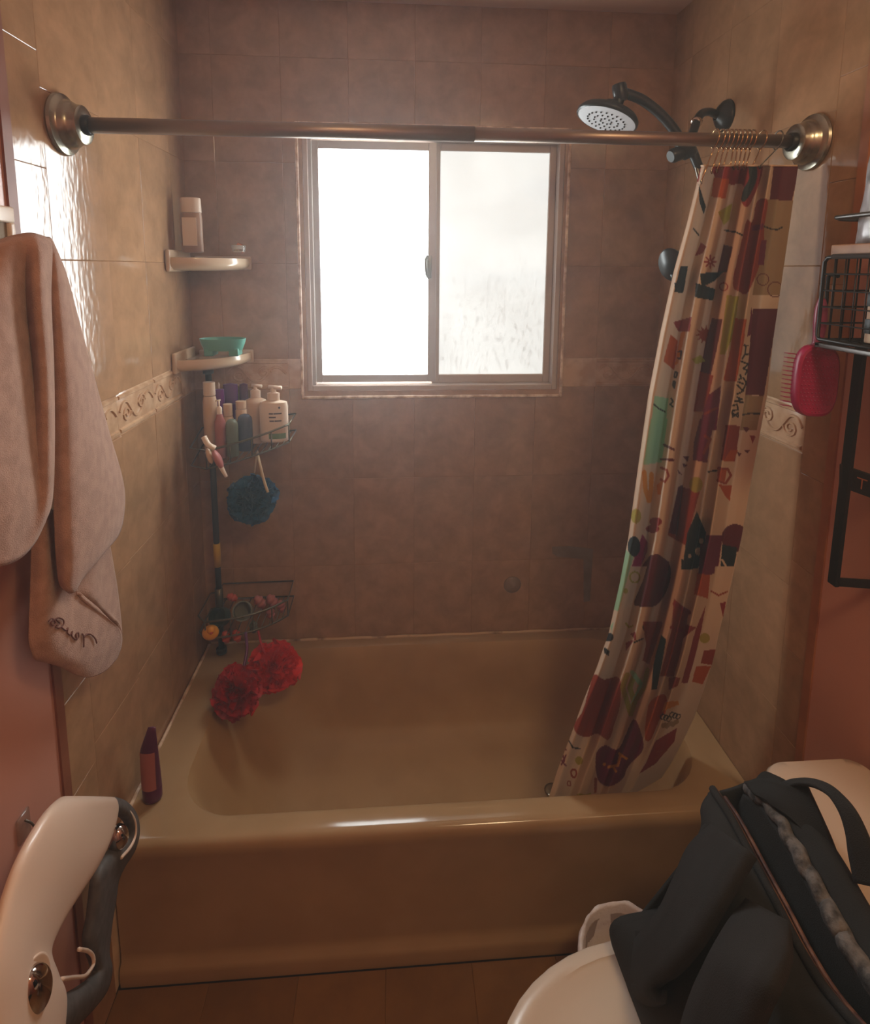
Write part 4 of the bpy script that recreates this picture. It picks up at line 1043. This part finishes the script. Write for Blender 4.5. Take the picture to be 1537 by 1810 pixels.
edge = [(139, 1678, .092), (155, 1681, .092), (164, 1690, .092), (165, 1704, .092), (157, 1718, .094), (148, 1726, .097), (128, 1728, .102), (108, 1731, .106)]
obj('rim_edge', tube(crv([at('x', x, (a, b)) for a, b, x in edge], 5), .0032, 8), m_seatw, ts, label='pale rim along the front opening')
obj('frame_lip', tube(crv([at('x', .095, p) for p in ((206, 1424), (222, 1430), (236, 1448), (239, 1472), (231, 1496), (214, 1516))], 5), .0035, 8), m_seatw, ts)
kb = at('x', .085, (207, 1480)); obj('handle_knob', sph(kb, .021, 24, 14, (1, .9, 1.25)), m_chromed, ts)
kd = at('x', .150, (63, 1750)); obj('front_knob', xf(sph((0, 0, 0), .030, 28, 16, (.55, .8, 1.35)), Matrix.Translation(kd) @ Matrix.Rotation(.25, 4, 'X')), m_chromed, ts)
obj('knob_recess', xf(lathe([(.026, -.006), (.031, -.001), (.0325, .002), (.030, .003), (.026, .0)], n=30, sy=1.35), axis_mat(kd+Vector((-.004, 0, 0)), (1, -.1, .05)) @ Matrix.Rotation(0, 4, 'Z')), m_seatw, ts)

# ------------------------------------------------------------------ toilet
tY = -.475
toi = thing('toilet', (1.15, tY, 0), 'white toilet with closed lid against the right wall', 'toilet')
def bowl_ring(z, x0, x1, hw, n=40, back=.55):
    P = []
    for k in range(n):
        a = 2*math.pi*k/n; c, s_ = math.cos(a), math.sin(a)
        cx_ = x1-(x1-x0)*.45
        rx = (cx_-x0) if c < 0 else (x1-cx_)
        e_ = 2.0 if c < 0 else 2.9
        P.append(Vector((cx_+rx*math.copysign(abs(c)**(2/e_), c), tY+hw*math.copysign(abs(s_)**(2/e_), s_), z)))
    return P
def loft(loops, cap0=True, cap1=True):
    n = len(loops[0]); V = [p for l in loops for p in l]
    F = [[i*n+k, i*n+(k+1) % n, (i+1)*n+(k+1) % n, (i+1)*n+k] for i in range(len(loops)-1) for k in range(n)]
    if cap0: F.append(list(range(n))[::-1])
    if cap1: F.append([(len(loops)-1)*n+k for k in range(n)])
    return V, F
obj('bowl', loft([bowl_ring(0.002, .98, 1.46, .11), bowl_ring(.03, .99, 1.45, .10), bowl_ring(.14, 1.0, 1.44, .095), bowl_ring(.24, .92, 1.42, .12), bowl_ring(.33, .83, 1.38, .165), bowl_ring(.385, .80, 1.34, .178), bowl_ring(.395, .80, 1.34, .178)]), m_porc, toi, auto=50)
obj('seat', loft([bowl_ring(.397, .792, 1.30, .184), bowl_ring(.402, .786, 1.305, .190), bowl_ring(.412, .786, 1.305, .190), bowl_ring(.418, .792, 1.30, .185)]), m_lid, toi, auto=50)
obj('lid', loft([bowl_ring(.4195, .798, 1.30, .180), bowl_ring(.424, .790, 1.305, .187), bowl_ring(.432, .790, 1.305, .187), bowl_ring(.438, .797, 1.30, .181), bowl_ring(.440, .822, 1.285, .162), bowl_ring(.4365, .828, 1.28, .157), bowl_ring(.4375, .90, 1.22, .11)]), m_lid, toi, auto=40)
obj('tank', loft([rrect(1.345, 1.508, tY-.200, tY+.200, .03, .40), rrect(1.335, 1.510, tY-.212, tY+.212, .03, .52), rrect(1.332, 1.510, tY-.218, tY+.218, .03, .70)]), m_porc, toi, auto=50)
obj('tank_lid', loft([rrect(1.326, 1.512, tY-.226, tY+.226, .03, .701), rrect(1.318, 1.514, tY-.234, tY+.234, .035, .708), rrect(1.318, 1.514, tY-.234, tY+.234, .035, .730), rrect(1.323, 1.512, tY-.229, tY+.229, .035, .739), rrect(1.340, 1.505, tY-.212, tY+.212, .03, .742)]), m_porc, toi, auto=50)

# ------------------------------------------------------------------ waste bin
bx, by_, bz = 1.120, -.190, .245
bn = thing('waste_bin', (bx, by_, 0), 'small bin with white liner between the toilet and bathtub', 'bin')
obj('bin_body', lathe([(.001, .002), (.075, .002), (.078, .008), (.095, bz-.01), (.092, bz-.01), (.074, .012), (.001, .010)], (bx, by_, 0), 36, cap=False), m_bin, bn, auto=50)
LV = []
for i, (r, z) in enumerate(((.001, bz-.052), (.030, bz-.045), (.060, bz-.050), (.084, bz-.06), (.091, bz-.03), (.094, bz+.006), (.100, bz+.012), (.104, bz), (.103, bz-.035), (.101, bz-.085))):
    LV.append([Vector((bx+(r+(.0016*math.sin(7*a+i)+.001*math.sin(17*a+2*i)))*math.cos(a), by_+(r+(.0016*math.sin(7*a+i)+.001*math.sin(17*a+2*i)))*math.sin(a), z+.0015*math.sin(5*a+1)+.0012*math.sin(11*a))) for a in [2*math.pi*k/72 for k in range(72)]])
obj('bin_liner', loft(LV, False, False), m_liner, bn, solid=.0008)

# ------------------------------------------------------------------ backpack on the toilet lid
_obj = obj
def obj(name, geom, *a, **k):
    if a and len(a) > 1 and a[1] is not None and a[1].name == 'backpack': geom = ([Vector((v.x, v.y, max(v.z, .4505))) for v in geom[0]], geom[1])
    return _obj(name, geom, *a, **k)
bg = thing('backpack', (1.18, -.48, .441), 'black backpack standing open on the closed toilet lid', 'backpack')
def px_(x, *qs): return [at('x', x, q) for q in qs]
# front wall: from the lid's edge up to the left lip of the open zip
lipL = [(1258, 1402, 1.205), (1290, 1452, 1.20), (1330, 1528, 1.195), (1372, 1608, 1.19), (1412, 1686, 1.185), (1452, 1752, 1.18), (1500, 1812, 1.175), (1560, 1880, 1.17)]
midL = [(1240, 1478, 1.17), (1262, 1530, 1.15), (1290, 1600, 1.135), (1320, 1670, 1.125), (1350, 1740, 1.115), (1380, 1810, 1.11), (1420, 1880, 1.10), (1470, 1950, 1.10)]
lowL = [(1180, 1600, 1.115), (1192, 1650, 1.085), (1210, 1720, 1.07), (1230, 1800, 1.06), (1250, 1870, 1.055), (1280, 1940, 1.05), (1310, 2000, 1.045), (1350, 2060, 1.045)]
def P3(T): return [at('x', x, (a, b)) for a, b, x in T]
botL = [Vector((1.03+.01*i*.3, -.31-.052*i, .445)) for i in range(8)]
front = crgrid([P3(lipL), [(a*.6+b*.4)+Vector((-.008, 0, .004)) for a, b in zip(P3(lipL), P3(midL))], P3(midL), P3(lowL), [Vector((b.x, b.y, .50)) for b in botL], botL], 5, 6)
obj('front_panel', front, m_bagg, bg, solid=.012)
# back wall behind the opening, up to the tank
lipR = [(1330, 1392, 1.26), (1362, 1412, 1.258), (1392, 1452, 1.255), (1424, 1508, 1.25), (1456, 1562, 1.245), (1488, 1622, 1.24), (1524, 1684, 1.235), (1580, 1760, 1.23)]
rL, lL = P3(lipR), P3(lipL)
deep = [Vector((1.20, a.y*.5+b.y*.5, .56)) for a, b in zip(rL, lL)]
obj('lining', crgrid([[p+Vector((-.006, 0, .002)) for p in lL], [(a*.5+b*.5)+Vector((.0, 0, -.06)) for a, b in zip(lL, deep)], deep, [(a*.5+b*.5)+Vector((.0, 0, .0)) for a, b in zip(rL, deep)], rL], 5, 5), m_bag, bg, solid=.004)
bk = [[p for p in rL], [p+Vector((.025, .006, .018)) for p in rL], [p+Vector((.040, .004, -.01)) for p in rL], [Vector((1.300, p.y, .60)) for p in rL], [Vector((1.298, p.y, .452)) for p in rL]]
obj('back_panel', crgrid(bk, 5, 6), m_bag, bg, solid=.010)
# rolled soft edge of the lining, wrinkled
roll = crv(rL, 8)
roll = [p+Vector((-.010+.002*math.sin(i*.9), .0015*math.sin(i*.7), -.004+.002*math.sin(i*.8+1))) for i, p in enumerate(roll)]
obj('lining_fold', tube(roll, .0115, 10, taper=lambda t: .8+.08*math.sin(t*19)+.4*t), m_bagf, bg)
pan = [[p+Vector((-.014, 0, -.012)) for p in rL], [a.lerp(b, .35)+Vector((.0, 0, -.05)) for a, b in zip(rL, lL)], [a.lerp(b, .5)+Vector((.0, 0, -.11)) for a, b in zip(rL, lL)]]
obj('inner_pocket', crgrid(pan, 5, 6), m_bagg, bg, solid=.006)
# zip tapes along the left lip
zl = crv([p+Vector((.006, 0, .006)) for p in lL], 8)
obj('zip_tape', tube(zl, .0042, 8), m_zip, bg)
obj('zip_tape', tube([p+Vector((.012, -.002, -.006)) for p in zl], .0034, 8), m_zip, bg)
obj('lip_binding', tube([p+Vector((-.006, 0, .003)) for p in zl], .0065, 8), m_bagg, bg)
# far end panel joining the two walls
fa, fb = lL[0], rL[0]
obj('end_panel', crgrid([[fa, fa.lerp(fb, .5)+Vector((0, .006, -.004)), fb+Vector((.03, .004, .010)), Vector((1.306, fb.y, .70))],
                         [P3(midL)[0], Vector((1.215, -.318, .60)), Vector((1.26, -.315, .60)), Vector((1.306, -.315, .60))],
                         [Vector((1.05, -.31, .47)), Vector((1.14, -.306, .47)), Vector((1.22, -.306, .47)), Vector((1.306, -.31, .47))]], 6, 8), m_bag, bg, solid=.008)
nb = [Vector((1.06, lL[-1].y+.01, .4505)), Vector((1.14, lL[-1].y, .4505)), Vector((1.22, rL[-1].y, .4505)), Vector((1.296, rL[-1].y, .4505))]
nt_ = [lL[-1], lL[-1].lerp(rL[-1], .35)+Vector((0, -.006, -.02)), lL[-1].lerp(rL[-1], .7)+Vector((0, -.006, -.01)), rL[-1]]
obj('end_panel', crgrid([nt_, [a.lerp(b, .5)+Vector((0, -.014, 0)) for a, b in zip(nt_, nb)], nb], 6, 8), m_bagg, bg, solid=.008)
# top flap over the far end and carry handle
obj('top_flap', crgrid([P3([(1316, 1384, 1.24), (1350, 1378, 1.255), (1390, 1384, 1.27), (1426, 1388, 1.285)]), P3([(1330, 1402, 1.235), (1370, 1410, 1.25), (1420, 1440, 1.27), (1470, 1486, 1.285)]), P3([(1346, 1412, 1.238), (1400, 1450, 1.255), (1460, 1520, 1.275), (1500, 1580, 1.29)])], 6, 6), m_bag, bg, solid=.006)
hdL = P3([(1376, 1388, 1.275), (1400, 1379, 1.28), (1436, 1378, 1.285), (1474, 1392, 1.29), (1506, 1424, 1.29), (1530, 1468, 1.29), (1548, 1520, 1.288), (1556, 1570, 1.285)])
hdR = P3([(1384, 1398, 1.27), (1406, 1388, 1.272), (1432, 1389, 1.275), (1460, 1404, 1.278), (1482, 1434, 1.278), (1494, 1470, 1.276), (1500, 1510, 1.274), (1510, 1560, 1.272)])
obj('carry_handle', ribbon(hdL, hdR, 6), m_bagg, bg, solid=.005)
# shoulder strap: down the front, round under itself
sL = P3([(1262, 1462, 1.165), (1222, 1500, 1.135), (1196, 1556, 1.10), (1168, 1614, 1.07), (1124, 1668, 1.045), (1098, 1706, 1.035), (1092, 1736, 1.035), (1104, 1764, 1.035), (1130, 1776, 1.04), (1160, 1772, 1.045)])
sR = P3([(1330, 1510, 1.14), (1300, 1560, 1.11), (1268, 1614, 1.08), (1234, 1670, 1.055), (1196, 1716, 1.038), (1168, 1736, 1.032), (1160, 1744, 1.03), (1160, 1752, 1.03), (1166, 1760, 1.032), (1178, 1762, 1.035)])
obj('shoulder_strap', ribbon(sL, sR, 6), m_bagg, bg, solid=.014)
s2L = P3([(1322, 1598, 1.13), (1290, 1640, 1.085), (1262, 1690, 1.045), (1236, 1740, 1.03), (1214, 1800, 1.02), (1200, 1860, 1.015)])
s2R = P3([(1396, 1640, 1.135), (1394, 1690, 1.09), (1372, 1740, 1.05), (1350, 1790, 1.035), (1330, 1850, 1.025), (1320, 1900, 1.02)])
obj('shoulder_strap', ribbon(s2L, s2R, 6), m_bagg, bg, solid=.014)
wl = P3([(1152, 1664, 1.05), (1136, 1646, 1.05), (1112, 1646, 1.048), (1094, 1664, 1.045), (1086, 1692, 1.04), (1092, 1722, 1.035)])
wr = P3([(1150, 1680, 1.045), (1134, 1664, 1.045), (1116, 1662, 1.043), (1102, 1676, 1.04), (1096, 1698, 1.036), (1100, 1724, 1.032)])
obj('webbing_loop', ribbon(wl, wr, 6), m_bag, bg, solid=.004)
obj('strap_webbing', ribbon(P3([(1258, 1448, 1.18), (1242, 1462, 1.165), (1232, 1484, 1.15), (1222, 1512, 1.14)]), P3([(1268, 1462, 1.178), (1256, 1476, 1.16), (1246, 1498, 1.145), (1238, 1520, 1.135)]), 6), m_bag, bg, solid=.004)

# ------------------------------------------------------------------ wall rack at the right: board, wire basket, flat frame
BX = 1.405; by1 = at('x', BX, (1458, 455)).y; by0 = by1-.36
zt_, zb_ = at('x', BX, (1460, 455)).z, at('x', BX, (1449, 600)).z
rk = thing('wall_rack', (1.46, (by0+by1)/2, zb_), 'black steel wall rack with wooden board above a wire basket', 'rack')
brd = at('x', BX, (1462, 433)).z
obj('wood_board', bbox(BX+.004, 1.517, by0, by1-.006, zt_+.003, brd, .002), m_wood, rk)
obj('front_bar', tube([(BX, by0, zt_+.001), (BX, by1-.018, zt_+.001)], .0045, 8), m_gframe, rk)
rim = [(BX, by0, zt_), (BX, by1-.008, zt_), (BX, by1, zt_-.008), (BX, by1, zb_+.006), (BX, by1-.006, zb_), (BX, by0, zb_)]
ge = [tube([Vector(p) for p in rim], .0035, 8)]
obj('basket_rim', ge[0], m_frame, rk)
wr_ = []
nvw = 9
for i in range(1, nvw): wr_.append(tube([(BX, by1-i*.0245, zt_), (BX+.002, by1-i*.0245, zb_)], .0011, 6))
for k in range(1, 5): wr_.append(tube([(BX, by0, zt_+(zb_-zt_)*k/5), (BX, by1, zt_+(zb_-zt_)*k/5)], .0012, 6))
for k in range(0, 6): wr_.append(tube([(BX, by1, zt_+(zb_-zt_)*k/5), (1.516, by1, zt_+(zb_-zt_)*k/5)], .0017, 6))
for i in range(0, 5): wr_.append(tube([(BX+.0225*i, by1, zb_), (BX+.0225*i, by0, zb_)], .0017, 6))
for i in range(1, nvw): wr_.append(tube([(BX, by1-i*.0245, zb_), (1.516, by1-i*.0245, zb_)], .0017, 6))
for i in range(1, 5): wr_.append(tube([(BX+.0225*i, by1, zb_), (BX+.0225*i, by1, zt_)], .0016, 6))
obj('basket_wires', join(*wr_), m_frame, rk, kind='stuff')
r0 = at('x', BX, (1476, 385))
obj('guard_rail', tube(crv([(1.515, r0.y, r0.z-.002), (BX+.02, r0.y, r0.z-.002), (BX+.004, r0.y-.002, r0.z), (BX, r0.y-.012, r0.z), (BX, r0.y-.1, r0.z), (BX, by0, r0.z)], 5), .0042, 8), m_gframe, rk)
bt0, bt1 = at('x', BX, (1449, 604)), at('x', BX, (1537, 617))
obj('lower_bar', join(bbox(BX-.004, 1.516, by1-.012, by1, zb_-.012, zb_-.006, .001), bbox(BX-.004, BX+.010, by0, by1, zb_-.014, zb_-.006, .001)), m_gframe, rk)
# flat strap frame below
def strap(p, q, w_, d): 
    p, q = Vector(p), Vector(q); d = Vector(d); n_ = (q-p).normalized().cross(d).normalized()
    return [p-d*w_, p+d*w_, q+d*w_, q-d*w_], n_
def flat(p, q, wv, th=.004):
    p, q, wv = Vector(p), Vector(q), Vector(wv); n_ = (q-p).cross(wv).normalized()*th
    V = [p-wv-n_, p+wv-n_, q+wv-n_, q-wv-n_, p-wv+n_, p+wv+n_, q+wv+n_, q-wv+n_]
    return V, [[0, 1, 2, 3], [7, 6, 5, 4], [0, 4, 5, 1], [1, 5, 6, 2], [2, 6, 7, 3], [3, 7, 4, 0]]
SX = 1.470
s0, s1 = at('x', SX, (1522, 612)), at('x', SX, (1473, 1034))
wv = Vector((.0, .0105, 0))
obj('strap_leg', flat((SX, s0.y, zb_-.010), (SX, s0.y+.004, s1.z), wv), m_frame, rk, smooth=False, bevel=.001)
e1 = at('x', 1.512, (1545, 1033))
obj('strap_foot', flat((SX, s0.y+.004, s1.z+.006), (1.513, e1.y, e1.z), Vector((0, .002, .0075))), m_frame, rk, smooth=False, bevel=.001)
c0, c1 = at('x', SX-.006, (1490, 843)), at('x', 1.505, (1550, 864))
cb = obj('cross_brace', flat((SX-.005, s0.y+.012, c0.z), (1.508, c1.y, c1.z), Vector((0, .002, .021))), m_frame, rk, smooth=False, bevel=.001)
q = at('x', SX+.012, (1526, 848))
u_ = (Vector((1.508, c1.y, c1.z))-Vector((SX-.005, s0.y+.012, c0.z))).normalized(); p0 = Vector((SX-.005, s0.y+.012, c0.z)).lerp(Vector((1.508, c1.y, c1.z)), .62)+Vector((-.0055, -.0025, 0))
obj('letter', join(flat(p0+u_*-.008+Vector((0, 0, .009)), p0+u_*.008+Vector((0, 0, .009)), Vector((0, 0, .0010)), .0004), flat(p0+Vector((0, 0, .009)), p0+Vector((0, 0, -.010)), u_*.0010, .0004)), m_copper, cb, smooth=False, label='copper letter T')
# things on the rack
f0 = at('x', 1.44, (1505, 432))
fp = thing('foil_pouch', (1.45, f0.y-.05, brd), 'silver foil pouch standing on the rack\'s wooden board', 'pouch')
Fr = []
for j, t in enumerate(np.linspace(0, 1, 9)):
    z = brd+.001+.155*t; th_ = .022*(1-t)**.6+.0015
    Fr.append([Vector((1.45+th_*math.sin(a)+.002*math.sin(9*a+j), f0.y-.06+.058*(1-.10*t)*math.cos(a), z)) for a in [2*math.pi*k/28 for k in range(28)]])
obj('pouch_body', loft(Fr), m_foil, fp)
obj('top_seal', bbox(1.448, 1.452, f0.y-.11, f0.y-.008, brd+.154, brd+.168, .001), m_foil, fp)
cbx = at('x', BX+.02, (1532, 600))
bxx = thing('cardboard_box', (BX+.05, cbx.y-.06, zb_), 'small beige box with dark tabs inside the wire basket', 'box')
obj('carton', bbox(BX+.016, BX+.085, cbx.y-.12, cbx.y+.003, zb_+.004, zb_+.110, .002), m_cream, bxx)
for zz in (.02, .065): obj('tab', bbox(BX+.0145, BX+.017, cbx.y-.010, cbx.y+.0035, zb_+zz, zb_+zz+.024, .0005), m_frame, bxx)

# hairbrush hanging at the basket's far corner
YB = by1+.018
hb0 = at('y', YB, (1466, 492)); hb = thing('hairbrush', at('y', YB, (1440, 730)), 'magenta paddle hairbrush hanging from the wire basket\'s corner', 'hairbrush')
obj('hang_hook', tube(crv([Vector((hb0.x+.004, by1+.003, hb0.z+.004)), hb0+Vector((.004, .006, .006)), hb0+Vector((0, .004, -.012)), at('y', YB, (1460, 535)), at('y', YB-.006, (1456, 550))], 5), .0035, 8), m_frame, hb)
hp = [(1452, 528, .006), (1451, 545, .0105), (1449, 570, .0115), (1447, 590, .0100), (1444, 606, .0085), (1441, 618, .013)]
gs = []
pts = [at('y', YB, (a, b)) for a, b, r in hp]; rr = [r for a, b, r in hp]
path = crv(pts, 5); rads = np.interp(np.linspace(0, len(rr)-1, len(path)), range(len(rr)), rr)
g = tube(path, 1, 14, taper=lambda t: float(np.interp(t, np.linspace(0, 1, len(rads)), rads)))
obj('handle', g, m_brush2, hb)
tc, tl_, tr_, tbm = at('y', YB, (1440, 673)), at('y', YB, (1403, 673)), at('y', YB, (1477, 673)), at('y', YB, (1437, 732))
hw = (tr_-tl_).length/2; hh = .068
def squ(a, w_, h_, e=3.2): return (w_*math.copysign(abs(math.cos(a))**(2/e), math.cos(a)), h_*math.copysign(abs(math.sin(a))**(2/e), math.sin(a)))
loops = []
for yo, k in ((.010, .80), (.011, .95), (.006, 1.0), (-.004, 1.0), (-.009, .97), (-.0105, .90), (-.0085, .86), (-.0085, .4)):
    loops.append([tc+Vector((squ(a, hw*k, hh*k)[0], yo, squ(a, hw*k, hh*k)[1]-.05*squ(a, hw*k, hh*k)[0]+.0)) for a in [2*math.pi*i/48 for i in range(48)]])
obj('paddle', loft(loops), m_brush, hb, auto=50)
dots = []
for i in range(-5, 6):
    for j in range(-8, 9):
        x, z = i*.0072+(j % 2)*.0036, j*.0072
        if (abs(x)/(hw*.84))**3+(abs(z)/(hh*.86))**3 < 1: dots.append(sph(tc+Vector((x, -.0095, z-.05*x)), .0013, 6, 4))
obj('paddle_dots', join(*dots), m_brush2, hb, kind='stuff')
bs = []
for i in range(13):
    z = -.050+i*.0083
    for d_ in (0, .006): bs.append(tube([tc+Vector((-hw*.93, .004+d_, z)), tc+Vector((-hw*.93-.014, .010+d_*1.5, z+.001))], .0008, 5))
obj('bristles', join(*bs), m_brush, hb, kind='stuff')

# suction cup low on the back wall
sc_ = at('y', D, (905, 1033))
suc = thing('suction_cup', sc_, 'faint clear suction cup stuck low on the back wall tiles', 'suction cup')
obj('cup', lathe([(.030, -.0005), (.029, -.003), (.018, -.007), (.008, -.011), (.007, -.016), (.001, -.017)], (sc_.x, D, sc_.z), 28, 'y', cap=False), m_clear, suc)
obj('cup_ring', tube([(sc_.x+.0295*math.cos(a), D-.002, sc_.z+.0295*math.sin(a)) for a in [2*math.pi*i/32 for i in range(32)]], .0012, 6, closed=True), m_patch, suc)
